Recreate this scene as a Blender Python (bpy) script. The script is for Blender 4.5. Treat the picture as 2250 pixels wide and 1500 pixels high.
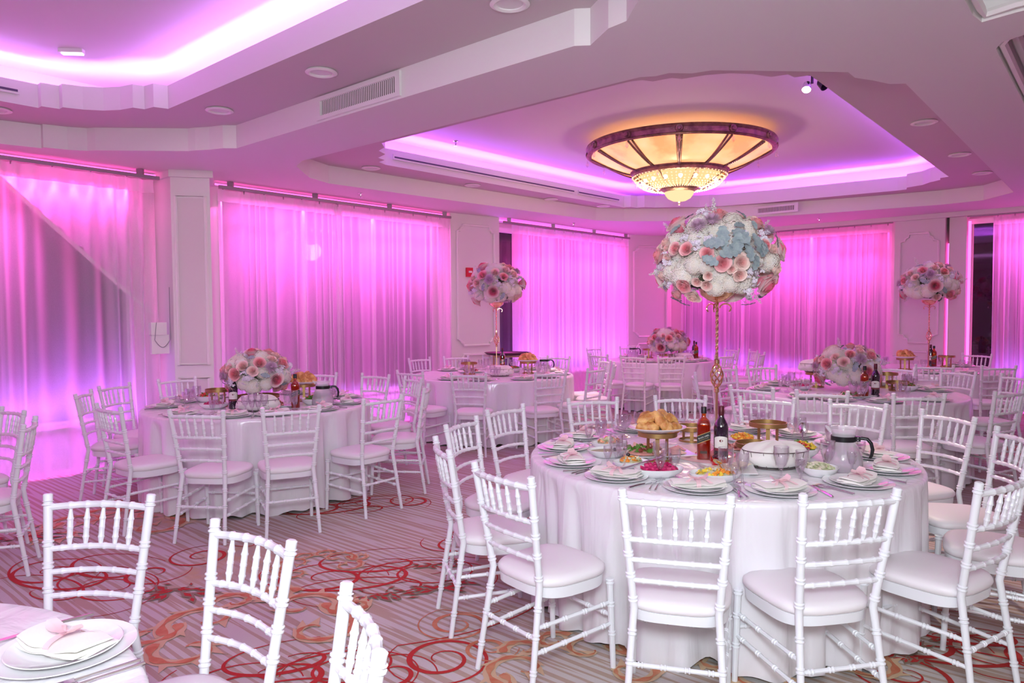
import bpy, bmesh, math, random
from mathutils import Vector, Matrix
from mathutils.geometry import tessellate_polygon
random.seed(7)
for o in list(bpy.data.objects): bpy.data.objects.remove(o)
SC = bpy.context.scene
COL = SC.collection
PI = math.pi
# ------------------------------------------------------------------ camera
F, CX, CY, YH, H, ROLL = 1580., 1125., 750., 683., 1.57, .006
P = math.atan((CY-YH)/F)
TH = math.radians(40.7)          # the room's long axis, turned from the view
cam = bpy.data.cameras.new('camera'); cam.sensor_width = 36; cam.lens = F/2250*36
cam.clip_start = .05; cam.clip_end = 100
co = bpy.data.objects.new('camera', cam); COL.objects.link(co); SC.camera = co
co.matrix_world = Matrix.Translation((0,0,H)) @ Matrix.Rotation(PI/2-P,4,'X') @ Matrix.Rotation(-ROLL,4,'Z')
# ------------------------------------------------------------------ world, exposure
w = bpy.data.worlds.new('world'); SC.world = w; w.use_nodes = True
w.node_tree.nodes['Background'].inputs[0].default_value = (.55,.4,.6,1)
w.node_tree.nodes['Background'].inputs[1].default_value = .05
SC.view_settings.view_transform = 'Standard'; SC.view_settings.look = 'None'
SC.view_settings.gamma = 1; SC.view_settings.use_curve_mapping = False
SC.view_settings.exposure = 0.0
SC.cycles.transparent_max_bounces = 24
SC.cycles.max_bounces = 8
SC.cycles.sample_clamp_indirect = 6

def xy(u, v, z=0): return (u*math.sin(TH)-v*math.cos(TH), u*math.cos(TH)+v*math.sin(TH), z)
def at(x, y, z):
    """where the line of sight through a photo pixel meets height z"""
    x -= CX; y -= CY
    x, y = x-y*ROLL, y+x*ROLL
    a, b = x/F, -y/F
    r = (a, math.cos(P)+b*math.sin(P), -math.sin(P)+b*math.cos(P))
    t = (z-H)/r[2]
    return (r[0]*t, r[1]*t)

def light(name, kind, loc, power, color, size=.3, size_y=None, target=None, spot=None, blend=.5, shape='RECTANGLE'):
    l = bpy.data.lights.new(name, kind); l.energy = power; l.color = color
    o = bpy.data.objects.new(name, l); COL.objects.link(o); o.location = loc
    if kind == 'AREA':
        l.size = size
        if size_y: l.shape = shape; l.size_y = size_y
    else: l.shadow_soft_size = size
    if spot: l.spot_size = math.radians(spot); l.spot_blend = blend
    if target: o.rotation_euler = (Vector(target)-Vector(loc)).to_track_quat('-Z','Y').to_euler()
    return o
# photographer's flash bounced off the ceiling behind the camera, and the house light of the room's unseen half
light('bounced_flash', 'AREA', (-.3,-1.0,2.75), 88, (.97,.98,1), 2.6, 1.6, target=(.5,2.8,.3))
light('camera_flash', 'AREA', (.0,-.15,1.95), 84, (.80,.92,1), .45, .3, target=(.5,6,1.1))
light('house_light', 'AREA', xy(1,-2.2,2.9), 22, (1,.88,.85), 3, 2, target=xy(1,2,3.2))
PINK, HOT, PURPLE, VIOLET = (1,.12,.74), (1,.07,.50), (.52,.15,1), (.40,.11,1)

# ------------------------------------------------------------------ helpers
def thing(name, label, cat, loc=(0,0,0), rz=0, group=None, scale=1):
    o = bpy.data.objects.new(name, None); COL.objects.link(o)
    o.location = loc; o.rotation_euler = (0,0,rz); o.scale = (scale,)*3
    o['label'] = label; o['category'] = cat
    if group: o['group'] = group
    return o
def tag(o, label, cat, group=None, kind=None):
    o['label'] = label; o['category'] = cat
    if group: o['group'] = group
    if kind: o['kind'] = kind
    return o
def dup(root, loc, rz, label=None, group=None, scale=None):
    r = root.copy(); COL.objects.link(r); r.location = loc; r.rotation_euler = (0,0,rz)
    if scale: r.scale = (scale,)*3
    if label: r['label'] = label
    if group: r['group'] = group
    for ch in KIDS.get(root.name, ()):
        c = ch.copy(); COL.objects.link(c); c.parent = r
        KIDS.setdefault(r.name, []).append(c)
        for g in KIDS.get(ch.name, ()):
            d = g.copy(); COL.objects.link(d); d.parent = c
            KIDS.setdefault(c.name, []).append(d)
    return r
KIDS = {}
class MB:
    def __init__(s): s.v = []; s.f = []
    def add(s, V, Fs):
        n = len(s.v); s.v += [tuple(p) for p in V]; s.f += [tuple(i+n for i in f) for f in Fs]; return s
    def box(s, a, b, c=None, M=None):
        V = [(x,y,z) for z in (a[2],b[2]) for y in (a[1],b[1]) for x in (a[0],b[0])]
        if M is not None: V = [M@Vector(p) for p in V]
        return s.add(V, [(0,2,3,1),(4,5,7,6),(0,1,5,4),(2,6,7,3),(0,4,6,2),(1,3,7,5)])
    def tube(s, pts, rad, n=8, caps=True, closed=False):
        pts = [Vector(p) for p in pts]; m = len(pts)
        if not hasattr(rad, '__len__'): rad = [rad]*m
        up = None; V = []
        for i, p in enumerate(pts):
            t = (pts[(i+1)%m]-pts[i-1]) if closed else (pts[min(i+1,m-1)]-pts[max(i-1,0)])
            if t.length < 1e-9: t = Vector((0,0,1))
            t.normalize()
            if up is None:
                up = Vector((1,0,0)) if abs(t.x) < .8 else Vector((0,1,0))
            up = (up-t*up.dot(t)).normalized(); s2 = t.cross(up)
            for k in range(n):
                a = 2*PI*k/n; V.append(p+(up*math.cos(a)+s2*math.sin(a))*rad[i])
        Fs = [(i*n+k, i*n+(k+1)%n, (i+1)*n+(k+1)%n, (i+1)*n+k) for i in range(m-1) for k in range(n)]
        if closed: Fs += [((m-1)*n+k, (m-1)*n+(k+1)%n, (k+1)%n, k) for k in range(n)]
        elif caps: Fs += [tuple(range(n-1,-1,-1)), tuple((m-1)*n+k for k in range(n))]
        return s.add(V, Fs)
    def lathe(s, prof, n=24, cx=0, cy=0, capb=True, capt=False, sx=1, sy=1):
        V = [(cx+sx*r*math.cos(2*PI*k/n), cy+sy*r*math.sin(2*PI*k/n), z) for r, z in prof for k in range(n)]
        m = len(prof)
        Fs = [(i*n+k, i*n+(k+1)%n, (i+1)*n+(k+1)%n, (i+1)*n+k) for i in range(m-1) for k in range(n)]
        if capb: Fs.append(tuple(range(n-1,-1,-1)))
        if capt: Fs.append(tuple((m-1)*n+k for k in range(n)))
        return s.add(V, Fs)
    def prism(s, pts, z0, z1):
        n = len(pts)
        return s.add([(x,y,z0) for x,y in pts]+[(x,y,z1) for x,y in pts],
                     [tuple(range(n-1,-1,-1)), tuple(range(n,2*n))]+[(i,(i+1)%n,n+(i+1)%n,n+i) for i in range(n)])
    def poly(s, loops, z):
        """flat polygon with holes at height z"""
        L = [[Vector((x,y,0)) for x,y in l] for l in loops]
        V = [(p.x,p.y,z) for l in L for p in l]
        return s.add(V, tessellate_polygon(L))
    def wallstrip(s, pts, z0, z1, closed=True):
        n = len(pts)
        return s.add([(p[0],p[1],z0) for p in pts]+[(p[0],p[1],z1) for p in pts],
                     [(i,(i+1)%n,n+(i+1)%n,n+i) for i in range(n if closed else n-1)])
    def xf(s, M): s.v = [tuple(M@Vector(p)) for p in s.v]; return s
    def join(s, o, M=None):
        return s.add([M@Vector(p) for p in o.v] if M is not None else o.v, o.f)
    def mesh(s, name, mat, smooth=True, mats=None):
        me = bpy.data.meshes.new(name); me.from_pydata(s.v, [], s.f)
        me.materials.append(mat)
        if smooth:
            me.polygons.foreach_set('use_smooth', [True]*len(me.polygons))
            try: me.set_sharp_from_angle(angle=math.radians(42 if smooth is True else smooth))
            except Exception: pass
        me.update(); return me
def obj(name, mb, mat, parent=None, loc=None, rot=None, smooth=True, scale=None, label=None):
    me = mb.mesh(name, mat, smooth) if isinstance(mb, MB) else mb
    o = bpy.data.objects.new(name, me); COL.objects.link(o)
    if parent: o.parent = parent; KIDS.setdefault(parent.name, []).append(o)
    if loc: o.location = loc
    if rot: o.rotation_euler = rot
    if scale: o.scale = scale if hasattr(scale,'__len__') else (scale,)*3
    if label: o['label'] = label
    return o
def struct(name, mb, mat, parent=None, smooth=False):
    o = obj(name, mb, mat, parent, smooth=smooth)
    if not parent: o['kind'] = 'structure'
    return o
# ------------------------------------------------------------------ materials
def mat(name, col, rough=.5, metal=0, spec=.5, emit=None, es=0, coat=0, sheen=0, noise=None, bump=0, bscale=40, aniso=0, trans=0, alpha=1, sss=0):
    m = bpy.data.materials.new(name); m.use_nodes = True
    nt = m.node_tree; b = nt.nodes['Principled BSDF']
    b.inputs['Base Color'].default_value = (*col,1); b.inputs['Roughness'].default_value = rough
    b.inputs['Metallic'].default_value = metal; b.inputs['Specular IOR Level'].default_value = spec
    b.inputs['Coat Weight'].default_value = coat; b.inputs['Sheen Weight'].default_value = sheen
    b.inputs['Transmission Weight'].default_value = trans; b.inputs['Alpha'].default_value = alpha
    if emit: b.inputs['Emission Color'].default_value = (*emit,1); b.inputs['Emission Strength'].default_value = es
    if noise or bump:
        tc = nt.nodes.new('ShaderNodeTexCoord'); n = nt.nodes.new('ShaderNodeTexNoise')
        n.inputs['Scale'].default_value = noise[1] if noise else bscale; n.inputs['Detail'].default_value = 3
        nt.links.new(tc.outputs['Object'], n.inputs['Vector'])
        if noise:
            r = nt.nodes.new('ShaderNodeValToRGB'); r.color_ramp.elements[0].position = .35; r.color_ramp.elements[1].position = .65
            r.color_ramp.elements[0].color = (*col,1); r.color_ramp.elements[1].color = (*noise[0],1)
            nt.links.new(n.outputs['Fac'], r.inputs['Fac']); nt.links.new(r.outputs['Color'], b.inputs['Base Color'])
        if bump:
            n2 = n
            if noise:
                n2 = nt.nodes.new('ShaderNodeTexNoise'); n2.inputs['Scale'].default_value = bscale; nt.links.new(tc.outputs['Object'], n2.inputs['Vector'])
            bp = nt.nodes.new('ShaderNodeBump'); bp.inputs['Strength'].default_value = bump; bp.inputs['Distance'].default_value = .01
            nt.links.new(n2.outputs['Fac'], bp.inputs['Height']); nt.links.new(bp.outputs['Normal'], b.inputs['Normal'])
    return m
def thin_glass(name, tint=(.97,.96,.98), gloss=.9):
    m = bpy.data.materials.new(name); m.use_nodes = True; nt = m.node_tree; nt.nodes.clear()
    out = nt.nodes.new('ShaderNodeOutputMaterial'); mx = nt.nodes.new('ShaderNodeMixShader')
    t = nt.nodes.new('ShaderNodeBsdfTransparent'); t.inputs[0].default_value = (*tint,1)
    g = nt.nodes.new('ShaderNodeBsdfGlossy'); g.inputs['Roughness'].default_value = .03; g.inputs['Color'].default_value = (gloss,)*3+(1,)
    lw = nt.nodes.new('ShaderNodeLayerWeight'); lw.inputs['Blend'].default_value = .36
    mp = nt.nodes.new('ShaderNodeMapRange'); mp.inputs['To Min'].default_value = .05; mp.inputs['To Max'].default_value = .75
    nt.links.new(lw.outputs['Facing'], mp.inputs['Value']); nt.links.new(mp.outputs[0], mx.inputs[0])
    nt.links.new(t.outputs[0], mx.inputs[1]); nt.links.new(g.outputs[0], mx.inputs[2]); nt.links.new(mx.outputs[0], out.inputs[0])
    return m
def sheer(name, col=(.95,.92,.95), tr=.46):
    m = bpy.data.materials.new(name); m.use_nodes = True; nt = m.node_tree; nt.nodes.clear()
    N = nt.nodes.new; L = nt.links.new
    out = N('ShaderNodeOutputMaterial'); d = N('ShaderNodeBsdfDiffuse'); tl = N('ShaderNodeBsdfTranslucent'); tp = N('ShaderNodeBsdfTransparent')
    d.inputs[0].default_value = (*col,1); tl.inputs[0].default_value = (*col,1)
    m1 = N('ShaderNodeMixShader'); m1.inputs[0].default_value = .72; L(d.outputs[0], m1.inputs[1]); L(tl.outputs[0], m1.inputs[2])
    lw = N('ShaderNodeLayerWeight'); lw.inputs['Blend'].default_value = .5
    mp = N('ShaderNodeMapRange'); mp.inputs['To Min'].default_value = tr; mp.inputs['To Max'].default_value = .0
    L(lw.outputs['Facing'], mp.inputs['Value'])
    tc = N('ShaderNodeTexCoord'); wv = N('ShaderNodeTexNoise'); mpg = N('ShaderNodeMapping'); mpg.inputs['Scale'].default_value = (260,260,30)
    L(tc.outputs['Object'], mpg.inputs[0]); L(mpg.outputs[0], wv.inputs['Vector'])
    mu = N('ShaderNodeMath'); mu.operation = 'MULTIPLY'; ad = N('ShaderNodeMath'); ad.operation = 'ADD'; ad.inputs[1].default_value = .5
    L(wv.outputs['Fac'], ad.inputs[0]); L(ad.outputs[0], mu.inputs[0]); L(mp.outputs[0], mu.inputs[1])
    m2 = N('ShaderNodeMixShader'); L(mu.outputs[0], m2.inputs[0]); L(m1.outputs[0], m2.inputs[1]); L(tp.outputs[0], m2.inputs[2])
    L(m2.outputs[0], out.inputs[0]); return m
WALLP = mat('wall_paint', (.78,.73,.72), .6, bump=.04, bscale=60)
PANELP = mat('panel_paint', (.70,.62,.62), .55, bump=.03, bscale=80)
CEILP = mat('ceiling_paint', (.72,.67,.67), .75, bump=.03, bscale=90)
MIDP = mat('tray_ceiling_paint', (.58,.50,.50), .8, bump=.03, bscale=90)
TRIMP = mat('trim_paint', (.84,.79,.78), .45)
LACQ = mat('white_lacquer', (.83,.84,.87), .32, coat=.2)
VINYL = mat('white_vinyl', (.84,.80,.82), .48, bump=.03, bscale=30)
CHINA = mat('white_china', (.88,.87,.88), .12, coat=.5)
NAPK = mat('cream_napkin_cloth', (.86,.83,.78), .8, sheen=.3, bump=.1, bscale=300)
RIBB = mat('pink_organza', (.93,.62,.66), .5, alpha=.8)
STEEL = mat('cutlery_steel', (.7,.7,.72), .16, metal=1)
GLASS = thin_glass('clear_glass')
SHEER = sheer('sheer_curtain_cloth')
HEADER = sheer('curtain_header_cloth', (.93,.9,.93), .06)
GOLD = mat('brushed_gold', (.42,.27,.10), .38, metal=.85, bump=.05, bscale=120)
POLEG = mat('polished_gold', (.78,.52,.30), .2, metal=1)
BRONZE = mat('dark_bronze', (.16,.09,.07), .35, metal=.8, noise=((.30,.18,.12),14), bump=.4, bscale=70)
BLACKP = mat('black_plastic', (.01,.01,.012), .3)
DARKG = mat('night_window_glass', (.012,.008,.012), .03, spec=.9)
def emis(name, col, s):
    m = bpy.data.materials.new(name); m.use_nodes = True; nt = m.node_tree; nt.nodes.clear()
    e = nt.nodes.new('ShaderNodeEmission'); e.inputs[0].default_value = (*col,1); e.inputs[1].default_value = s
    o = nt.nodes.new('ShaderNodeOutputMaterial'); nt.links.new(e.outputs[0], o.inputs[0]); return m
LED1 = emis('pink_led_strip', (.74,.28,1), 60)
LED2 = emis('purple_led_strip', (.55,.10,1), 110)
LEDP = emis('magenta_led_tube', (1,.07,.45), 5)
# satin
def satin():
    m = mat('white_satin', (.82,.79,.82), .24, sheen=.2, spec=.9)
    b = m.node_tree.nodes['Principled BSDF']; b.inputs['Anisotropic'].default_value = .6
    nt = m.node_tree; tc = nt.nodes.new('ShaderNodeTexCoord'); mp = nt.nodes.new('ShaderNodeMapping'); mp.inputs['Scale'].default_value = (7,7,1.3); n = nt.nodes.new('ShaderNodeTexNoise'); n.inputs['Scale'].default_value = 1; n.inputs['Detail'].default_value = 3; n.inputs['Distortion'].default_value = .8
    bp = nt.nodes.new('ShaderNodeBump'); bp.inputs['Strength'].default_value = .55; bp.inputs['Distance'].default_value = .03
    nt.links.new(tc.outputs['Object'], mp.inputs[0]); nt.links.new(mp.outputs[0], n.inputs['Vector']); nt.links.new(n.outputs['Fac'], bp.inputs['Height']); nt.links.new(bp.outputs['Normal'], b.inputs['Normal'])
    return m
SATIN = satin()
# carpet
def carpet():
    m = bpy.data.materials.new('patterned_carpet'); m.use_nodes = True; nt = m.node_tree; N = nt.nodes.new; L = nt.links.new
    b = nt.nodes['Principled BSDF']; b.inputs['Roughness'].default_value = .95; b.inputs['Specular IOR Level'].default_value = .1
    tc = N('ShaderNodeTexCoord'); mp = N('ShaderNodeMapping'); mp.vector_type = 'POINT'
    mp.inputs['Rotation'].default_value = (0,0,-(PI/2-TH))       # x runs along u, y along v
    L(tc.outputs['Object'], mp.inputs[0])
    n1 = N('ShaderNodeTexNoise'); s1 = N('ShaderNodeMapping'); s1.inputs['Scale'].default_value = (38,1.1,1)
    L(mp.outputs[0], s1.inputs[0]); L(s1.outputs[0], n1.inputs['Vector']); n1.inputs['Scale'].default_value = 1; n1.inputs['Detail'].default_value = 1.5
    wv = N('ShaderNodeTexWave'); wv.bands_direction = 'X'; wv.inputs['Scale'].default_value = 6.5; wv.inputs['Distortion'].default_value = 1.2; wv.inputs['Detail'].default_value = 1
    sw = N('ShaderNodeMapping'); sw.inputs['Scale'].default_value = (1,.35,1); L(mp.outputs[0], sw.inputs[0]); L(sw.outputs[0], wv.inputs['Vector'])
    ad = N('ShaderNodeMath'); ad.operation = 'ADD'; L(n1.outputs['Fac'], ad.inputs[0])
    ml = N('ShaderNodeMath'); ml.operation = 'MULTIPLY'; ml.inputs[1].default_value = .22; L(wv.outputs['Fac'], ml.inputs[0]); L(ml.outputs[0], ad.inputs[1])
    # patches where the stripes give out
    pn = N('ShaderNodeTexNoise'); pn.inputs['Scale'].default_value = .55; pn.inputs['Detail'].default_value = 4; L(mp.outputs[0], pn.inputs['Vector'])
    pr = N('ShaderNodeMapRange'); pr.inputs['From Min'].default_value = .56; pr.inputs['From Max'].default_value = .60; L(pn.outputs['Fac'], pr.inputs['Value'])
    st = N('ShaderNodeMapRange'); st.inputs['From Min'].default_value = .58; st.inputs['From Max'].default_value = .62; L(ad.outputs[0], st.inputs['Value'])
    c1 = N('ShaderNodeMix'); c1.data_type = 'RGBA'; c1.inputs[6].default_value = (.45,.34,.27,1); c1.inputs[7].default_value = (.57,.52,.50,1)
    L(st.outputs[0], c1.inputs[0])
    pp = N('ShaderNodeTexNoise'); pp.inputs['Scale'].default_value = 9; pp.inputs['Detail'].default_value = 3; L(mp.outputs[0], pp.inputs['Vector'])
    pc = N('ShaderNodeValToRGB'); pc.color_ramp.elements[0].position = .42; pc.color_ramp.elements[1].position = .6
    pc.color_ramp.elements[0].color = (.46,.36,.30,1); pc.color_ramp.elements[1].color = (.50,.36,.24,1); L(pp.outputs['Fac'], pc.inputs['Fac'])
    c2 = N('ShaderNodeMix'); c2.data_type = 'RGBA'; L(pr.outputs[0], c2.inputs[0]); L(c1.outputs[2], c2.inputs[6]); L(pc.outputs[0], c2.inputs[7])
    # grey green ground further right
    fn = N('ShaderNodeTexNoise'); fn.inputs['Scale'].default_value = 400; L(mp.outputs[0], fn.inputs['Vector'])
    bp = N('ShaderNodeBump'); bp.inputs['Strength'].default_value = .5; bp.inputs['Distance'].default_value = .004
    L(fn.outputs['Fac'], bp.inputs['Height']); L(bp.outputs['Normal'], b.inputs['Normal'])
    L(c2.outputs[2], b.inputs['Base Color']); return m
CARPET = carpet()
# ================================================================== SETTING
U0, U1, V0, V1 = -6.0, 12.75, -4.2, 7.85
def q(pts): return [xy(u,v)[:2] for u,v in pts]
outer_room = [(U0,V0),(U1,V0),(U1,6.9),(12.05,7.65),(8.0,7.72),(3.9,7.87),(U0,7.85)]
floor = struct('floor', MB().poly([q(outer_room)],0), CARPET)
T1o = [(-5,7.3),(1.82,7.22),(2.11,7.15),(2.11,7.10),(2.28,7.05),(2.41,6.97),(2.45,6.90),(3.0,6.33),(3.03,6.26),(3.1,6.14),(3.15,6.0),(3.23,5.92),(3.23,2.32),(3.28,2.25),(3.15,2.05),(3.13,1.93),(2.96,1.76),(2.6,1.5),(2.5,1.42),(2.2,1.35),(-5,1.35)]
T1i = [(-4.4,6.62),(1.93,6.58),(1.93,6.51),(2.05,6.49),(2.05,6.42),(2.18,6.37),(2.3,6.28),(2.38,6.16),(2.42,6.02),(2.50,6.0),(2.52,5.88),(2.62,5.85),(2.62,2.75),(2.52,2.72),(2.5,2.6),(2.42,2.55),(2.36,2.35),(2.25,2.2),(2.05,2.05),(1.93,2.03),(1.9,1.95),(-4.4,1.95)]
T2o = [(3.9,5.95),(3.92,2.32),(3.97,2.24),(3.97,2.15),(4.07,2.05),(4.10,1.93),(4.68,1.33),(4.82,1.33),(4.95,1.26),(5.1,1.20),(5.16,1.12),(10.75,1.12),(11.25,1.5),(11.32,2.0),(11.22,2.7),(11.08,3.5),(10.88,4.25),(10.64,5.04),(10.3,5.6),(9.85,6.12),(9.45,6.38),(4.76,6.75),(4.42,6.61),(4.2,6.4),(4.0,6.2)]
T2i = [(4.49,5.5),(4.49,2.75),(4.52,2.66),(4.6,2.62),(4.62,2.48),(4.69,2.44),(4.72,2.28),(4.8,2.13),(4.92,2.02),(5.07,1.95),(5.09,1.84),(5.19,1.83),(5.21,1.73),(10.25,1.73),(10.28,1.83),(10.42,1.85),(10.52,1.98),(10.68,2.10),(10.76,2.3),(10.92,2.34),(10.93,2.45),(10.78,4.09),(10.62,4.9),(10.52,5.0),(10.5,5.15),(10.38,5.25),(10.2,5.45),(10.06,5.68),(9.9,5.78),(9.88,5.9),(9.74,5.93),(9.72,6.04),(5.16,6.26),(5.02,6.2),(5.0,6.08),(4.88,6.04),(4.82,5.85),(4.68,5.78),(4.62,5.62)]
T3 = [(.5,-3.4),(4.25,-3.4),(4.25,.2),(4.1,.24),(4.06,.36),(3.95,.44),(3.9,.6),(.5,.6)]
T3 = [(.5,-3.4),(4.3,-3.4),(4.3,.45),(4.33,.60),(4.2,.62),(.5,.62)]
T4 = [(4.66,-3.4),(10.5,-3.4),(10.5,.6),(4.82,.60),(4.72,.56),(4.66,.45)]
Z0, Z1, Z2, Z3 = 3.0, 3.2, 3.385, 3.57
struct('ceiling', MB().poly([q(outer_room), q(T1o), q(T2o), q(T3), q(T4)], Z0), CEILP)
def offs(pts, d):
    n = len(pts); out = []
    area = sum(pts[i][0]*pts[(i+1)%n][1]-pts[(i+1)%n][0]*pts[i][1] for i in range(n)); s = 1 if area > 0 else -1
    for i in range(n):
        a, b, c = Vector(pts[i-1]), Vector(pts[i]), Vector(pts[(i+1)%n])
        n1 = Vector(((b-a).y, -(b-a).x)).normalized()*s; n2 = Vector(((c-b).y, -(c-b).x)).normalized()*s
        m = (n1+n2); m = m.normalized() if m.length > .3 else n1
        out.append(tuple(b+m*d))
    return out
def bbox(pts, d):
    us = [p[0] for p in pts]; vs = [p[1] for p in pts]
    a, b, c, e = min(us)-d, max(us)+d, min(vs)-d, max(vs)+d
    return [(a,c),(b,c),(b,e),(a,e)]
for k, (o_, i_, led) in enumerate([(T1o,T1i,LED1),(T2o,T2i,LED2)]):
    tr = struct('trim_%d'%(k+1), MB().wallstrip(q(o_), Z0, Z1), TRIMP)
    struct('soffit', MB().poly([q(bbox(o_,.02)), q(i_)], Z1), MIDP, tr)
    lip = MB().wallstrip(q(i_), Z1, Z2); lo = offs(i_, .03)
    lip.wallstrip(q(lo), Z1+.01, Z2)
    n = len(i_); A = q(i_); B = q(lo)
    lip.add([(x,y,Z2) for x,y in A+B], [(j,(j+1)%n,n+(j+1)%n,n+j) for j in range(n)])
    struct('cove_lip', lip, TRIMP, tr)
    bb = bbox(i_, .28)
    struct('upper_ceiling', MB().poly([q(bb)], Z3), CEILP, tr)
    struct('cove_back', MB().wallstrip(q(bb), Z1, Z3), CEILP, tr)
    s1, s2 = offs(i_, .10), offs(i_, .14); A = q(s1); B = q(s2)
    ls = MB().add([(x,y,Z1+.035) for x,y in A+B], [(j,(j+1)%n,n+(j+1)%n,n+j) for j in range(n)])
    struct('led_strip', ls, led, tr)
    us = [p_[0] for p_ in i_]; vs = [p_[1] for p_ in i_]; a_, b_, c_, d_ = min(us), max(us), min(vs), max(vs); mu, mv = (a_+b_)/2, (c_+d_)/2
    for (uu, vv, ln, du, dv) in ((a_-.1,mv,d_-c_,1,0),(b_+.1,mv,d_-c_,-1,0),(mu,c_-.1,b_-a_,0,1),(mu,d_+.1,b_-a_,0,-1)):
        if k == 0 and uu < -4: continue
        l = light('cove_light','AREA',xy(uu,vv,Z2-.03), (26 if k == 0 else 34)*ln/5, (.62,.22,1) if k == 0 else (.42,.09,1), ln*.9, .03)
        D_ = (Vector(xy(uu+du,vv+dv,0))-Vector(xy(uu,vv,0))).normalized()*math.cos(.30)+Vector((0,0,math.sin(.30))); Xa = Vector((-D_.y,D_.x,0)).normalized(); Za = -D_.normalized(); Ya = Za.cross(Xa)
        l.rotation_euler = Matrix((Xa,Ya,Za)).transposed().to_euler()
for k, t in enumerate((T3,T4)):
    tr = struct('trim_%d'%(k+3), MB().wallstrip(q(t), Z0, Z1+.1), TRIMP)
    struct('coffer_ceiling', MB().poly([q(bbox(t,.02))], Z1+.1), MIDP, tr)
    for j, (d, z, r) in enumerate([(-.03,Z0+.03,.022),(-.07,Z0+.12,.03),(-.11,Z0+.24,.03)]):
        pp = [xy(u,v,z) for u,v in offs(t, d)]
        struct('crown_moulding', MB().tube(pp, r, 6, closed=True), TRIMP, tr, smooth=True)
# ---- walls.  wall plane stands .35 m behind the curtain line
wallA = [(U0,7.85),(3.9,7.87),(8.0,7.72),(12.05,7.65)]
def wall_mb(pts, z0=0, z1=3.0, wins=()):
    m = MB(); m.wallstrip([xy(*p)[:2] for p in pts], z0, z1, closed=False); return m
struct('wall_left', wall_mb(wallA), WALLP)
struct('wall_far', wall_mb([(12.05,7.65),(U1,6.9),(U1,V0)]), WALLP)
struct('wall_right', wall_mb([(U1,V0),(U0,V0)]), WALLP)
struct('wall_back', wall_mb([(U0,V0),(U0,V1)]), WALLP)
# skirting
def along(a, b, t): return (a[0]+(b[0]-a[0])*t, a[1]+(b[1]-a[1])*t)
def slab(m, a, b, depth, z0, z1):
    """upright slab from a to b (u,v), thickened towards the room"""
    d = Vector((b[0]-a[0], b[1]-a[1])).normalized(); n = Vector((d.y,-d.x))*depth
    pts = [a, b, (b[0]+n.x,b[1]+n.y), (a[0]+n.x,a[1]+n.y)]
    return m.prism(q(pts), z0, z1)
m = MB(); slab(m,(U0,7.85),(3.9,7.85),.03,0,.14); slab(m,(3.9,7.87),(8.0,7.72),.03,0,.14); slab(m,(8.0,7.72),(12.05,7.65),.03,0,.14)
struct('baseboard_left', m, TRIMP)
m = MB(); slab(m,(U1,6.9),(U1,V0),.03,0,.14); struct('baseboard_far', m, TRIMP)
# windows behind the curtains: sill wall, frame, panes
FRAME = mat('white_window_frame', (.8,.76,.78), .4)
WIN = [((-3.2,7.85),(3.1,7.85),5),((4.05,7.85),(7.2,7.74),3),((8.2,7.70),(11.5,7.64),3),((U1,6.6),(U1,2.95),3),((U1,1.86),(U1,-2.4),3)]
for k, (a, b, n) in enumerate(WIN):
    m = MB(); slab(m, a, b, .04, .42, .47)            # sill edge
    for t in range(n+1):
        c = along(a,b,max(0,t/n-.006)); d = along(a,b,min(1,t/n+.006)); slab(m, c, d, .05, .45, 2.9)
    slab(m, a, b, .05, 2.84, 2.92)
    wn = struct('window_%d'%(k+1), m, FRAME)
    for t in range(n):
        c = along(a,b,t/n+.012); d = along(a,b,(t+1)/n-.012)
        g = MB(); slab(g, c, d, .02, .47, 2.84)
        obj('pane', g, DARKG, wn, smooth=False)
    s = MB(); slab(s, a, b, .16, .38, .42); obj('sill', s, TRIMP, wn, smooth=False)
# columns and panelled piers
def ring_mould(m, a, b, z0, z1, notch, r, off=.012):
    """a moulding frame with notched corners on the face a-b"""
    d = Vector((b[0]-a[0],b[1]-a[1])); Lw = d.length; d.normalize(); n = Vector((d.y,-d.x))*off
    e = notch
    sh = [(0,z0+e),(0,z1-e),(e*.45,z1-e*.9),(e*.6,z1-e*.55),(e*.9,z1-e*.4),(e,z1),(Lw-e,z1),(Lw-e*.9,z1-e*.4),(Lw-e*.6,z1-e*.55),(Lw-e*.45,z1-e*.9),(Lw,z1-e),(Lw,z0+e),(Lw-e*.45,z0+e*.9),(Lw-e*.6,z0+e*.55),(Lw-e*.9,z0+e*.4),(Lw-e,z0),(e,z0),(e*.9,z0+e*.4),(e*.6,z0+e*.55),(e*.45,z0+e*.9)]
    if e == 0: sh = [(0,z0),(0,z1),(Lw,z1),(Lw,z0)]
    pts = [xy(a[0]+d.x*s+n.x, a[1]+d.y*s+n.y, z) for s, z in sh]
    return m.tube(pts, r, 6, closed=True)
def pier(name, poly, face, mould, notch, panelcol=True):
    o = struct(name, MB().prism(q(poly), 0, 3.0), WALLP)
    a, b = face; t0, t1 = .12, .88
    for (z0, z1) in mould:
        A = along(a,b,t0); B = along(a,b,t1)
        obj('panel_moulding', ring_mould(MB(), A, B, z0, z1, notch, .019), TRIMP, o)
        if panelcol:
            A = along(a,b,t0+.03); B = along(a,b,t1-.03)
            g = MB(); slab(g, A, B, .004, z0+.02, z1-.02); obj('panel_field', g, PANELP, o, smooth=False)
    return o
ca, cb = (3.27,7.30),(3.56,7.07)
pier('trim_5', [(3.27,7.85),ca,cb,(3.72,7.40),(3.72,7.86)], (ca,cb), [(1.0,2.74),(.1,.86)], 0)
cap = MB().prism(q([(3.24,7.85),(3.24,7.27),(3.57,7.02),(3.78,7.42),(3.78,7.86)]), 2.93, 3.0); struct('trim_6', cap, WALLP)
pa, pb = (7.30,7.43),(8.17,7.27)
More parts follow.
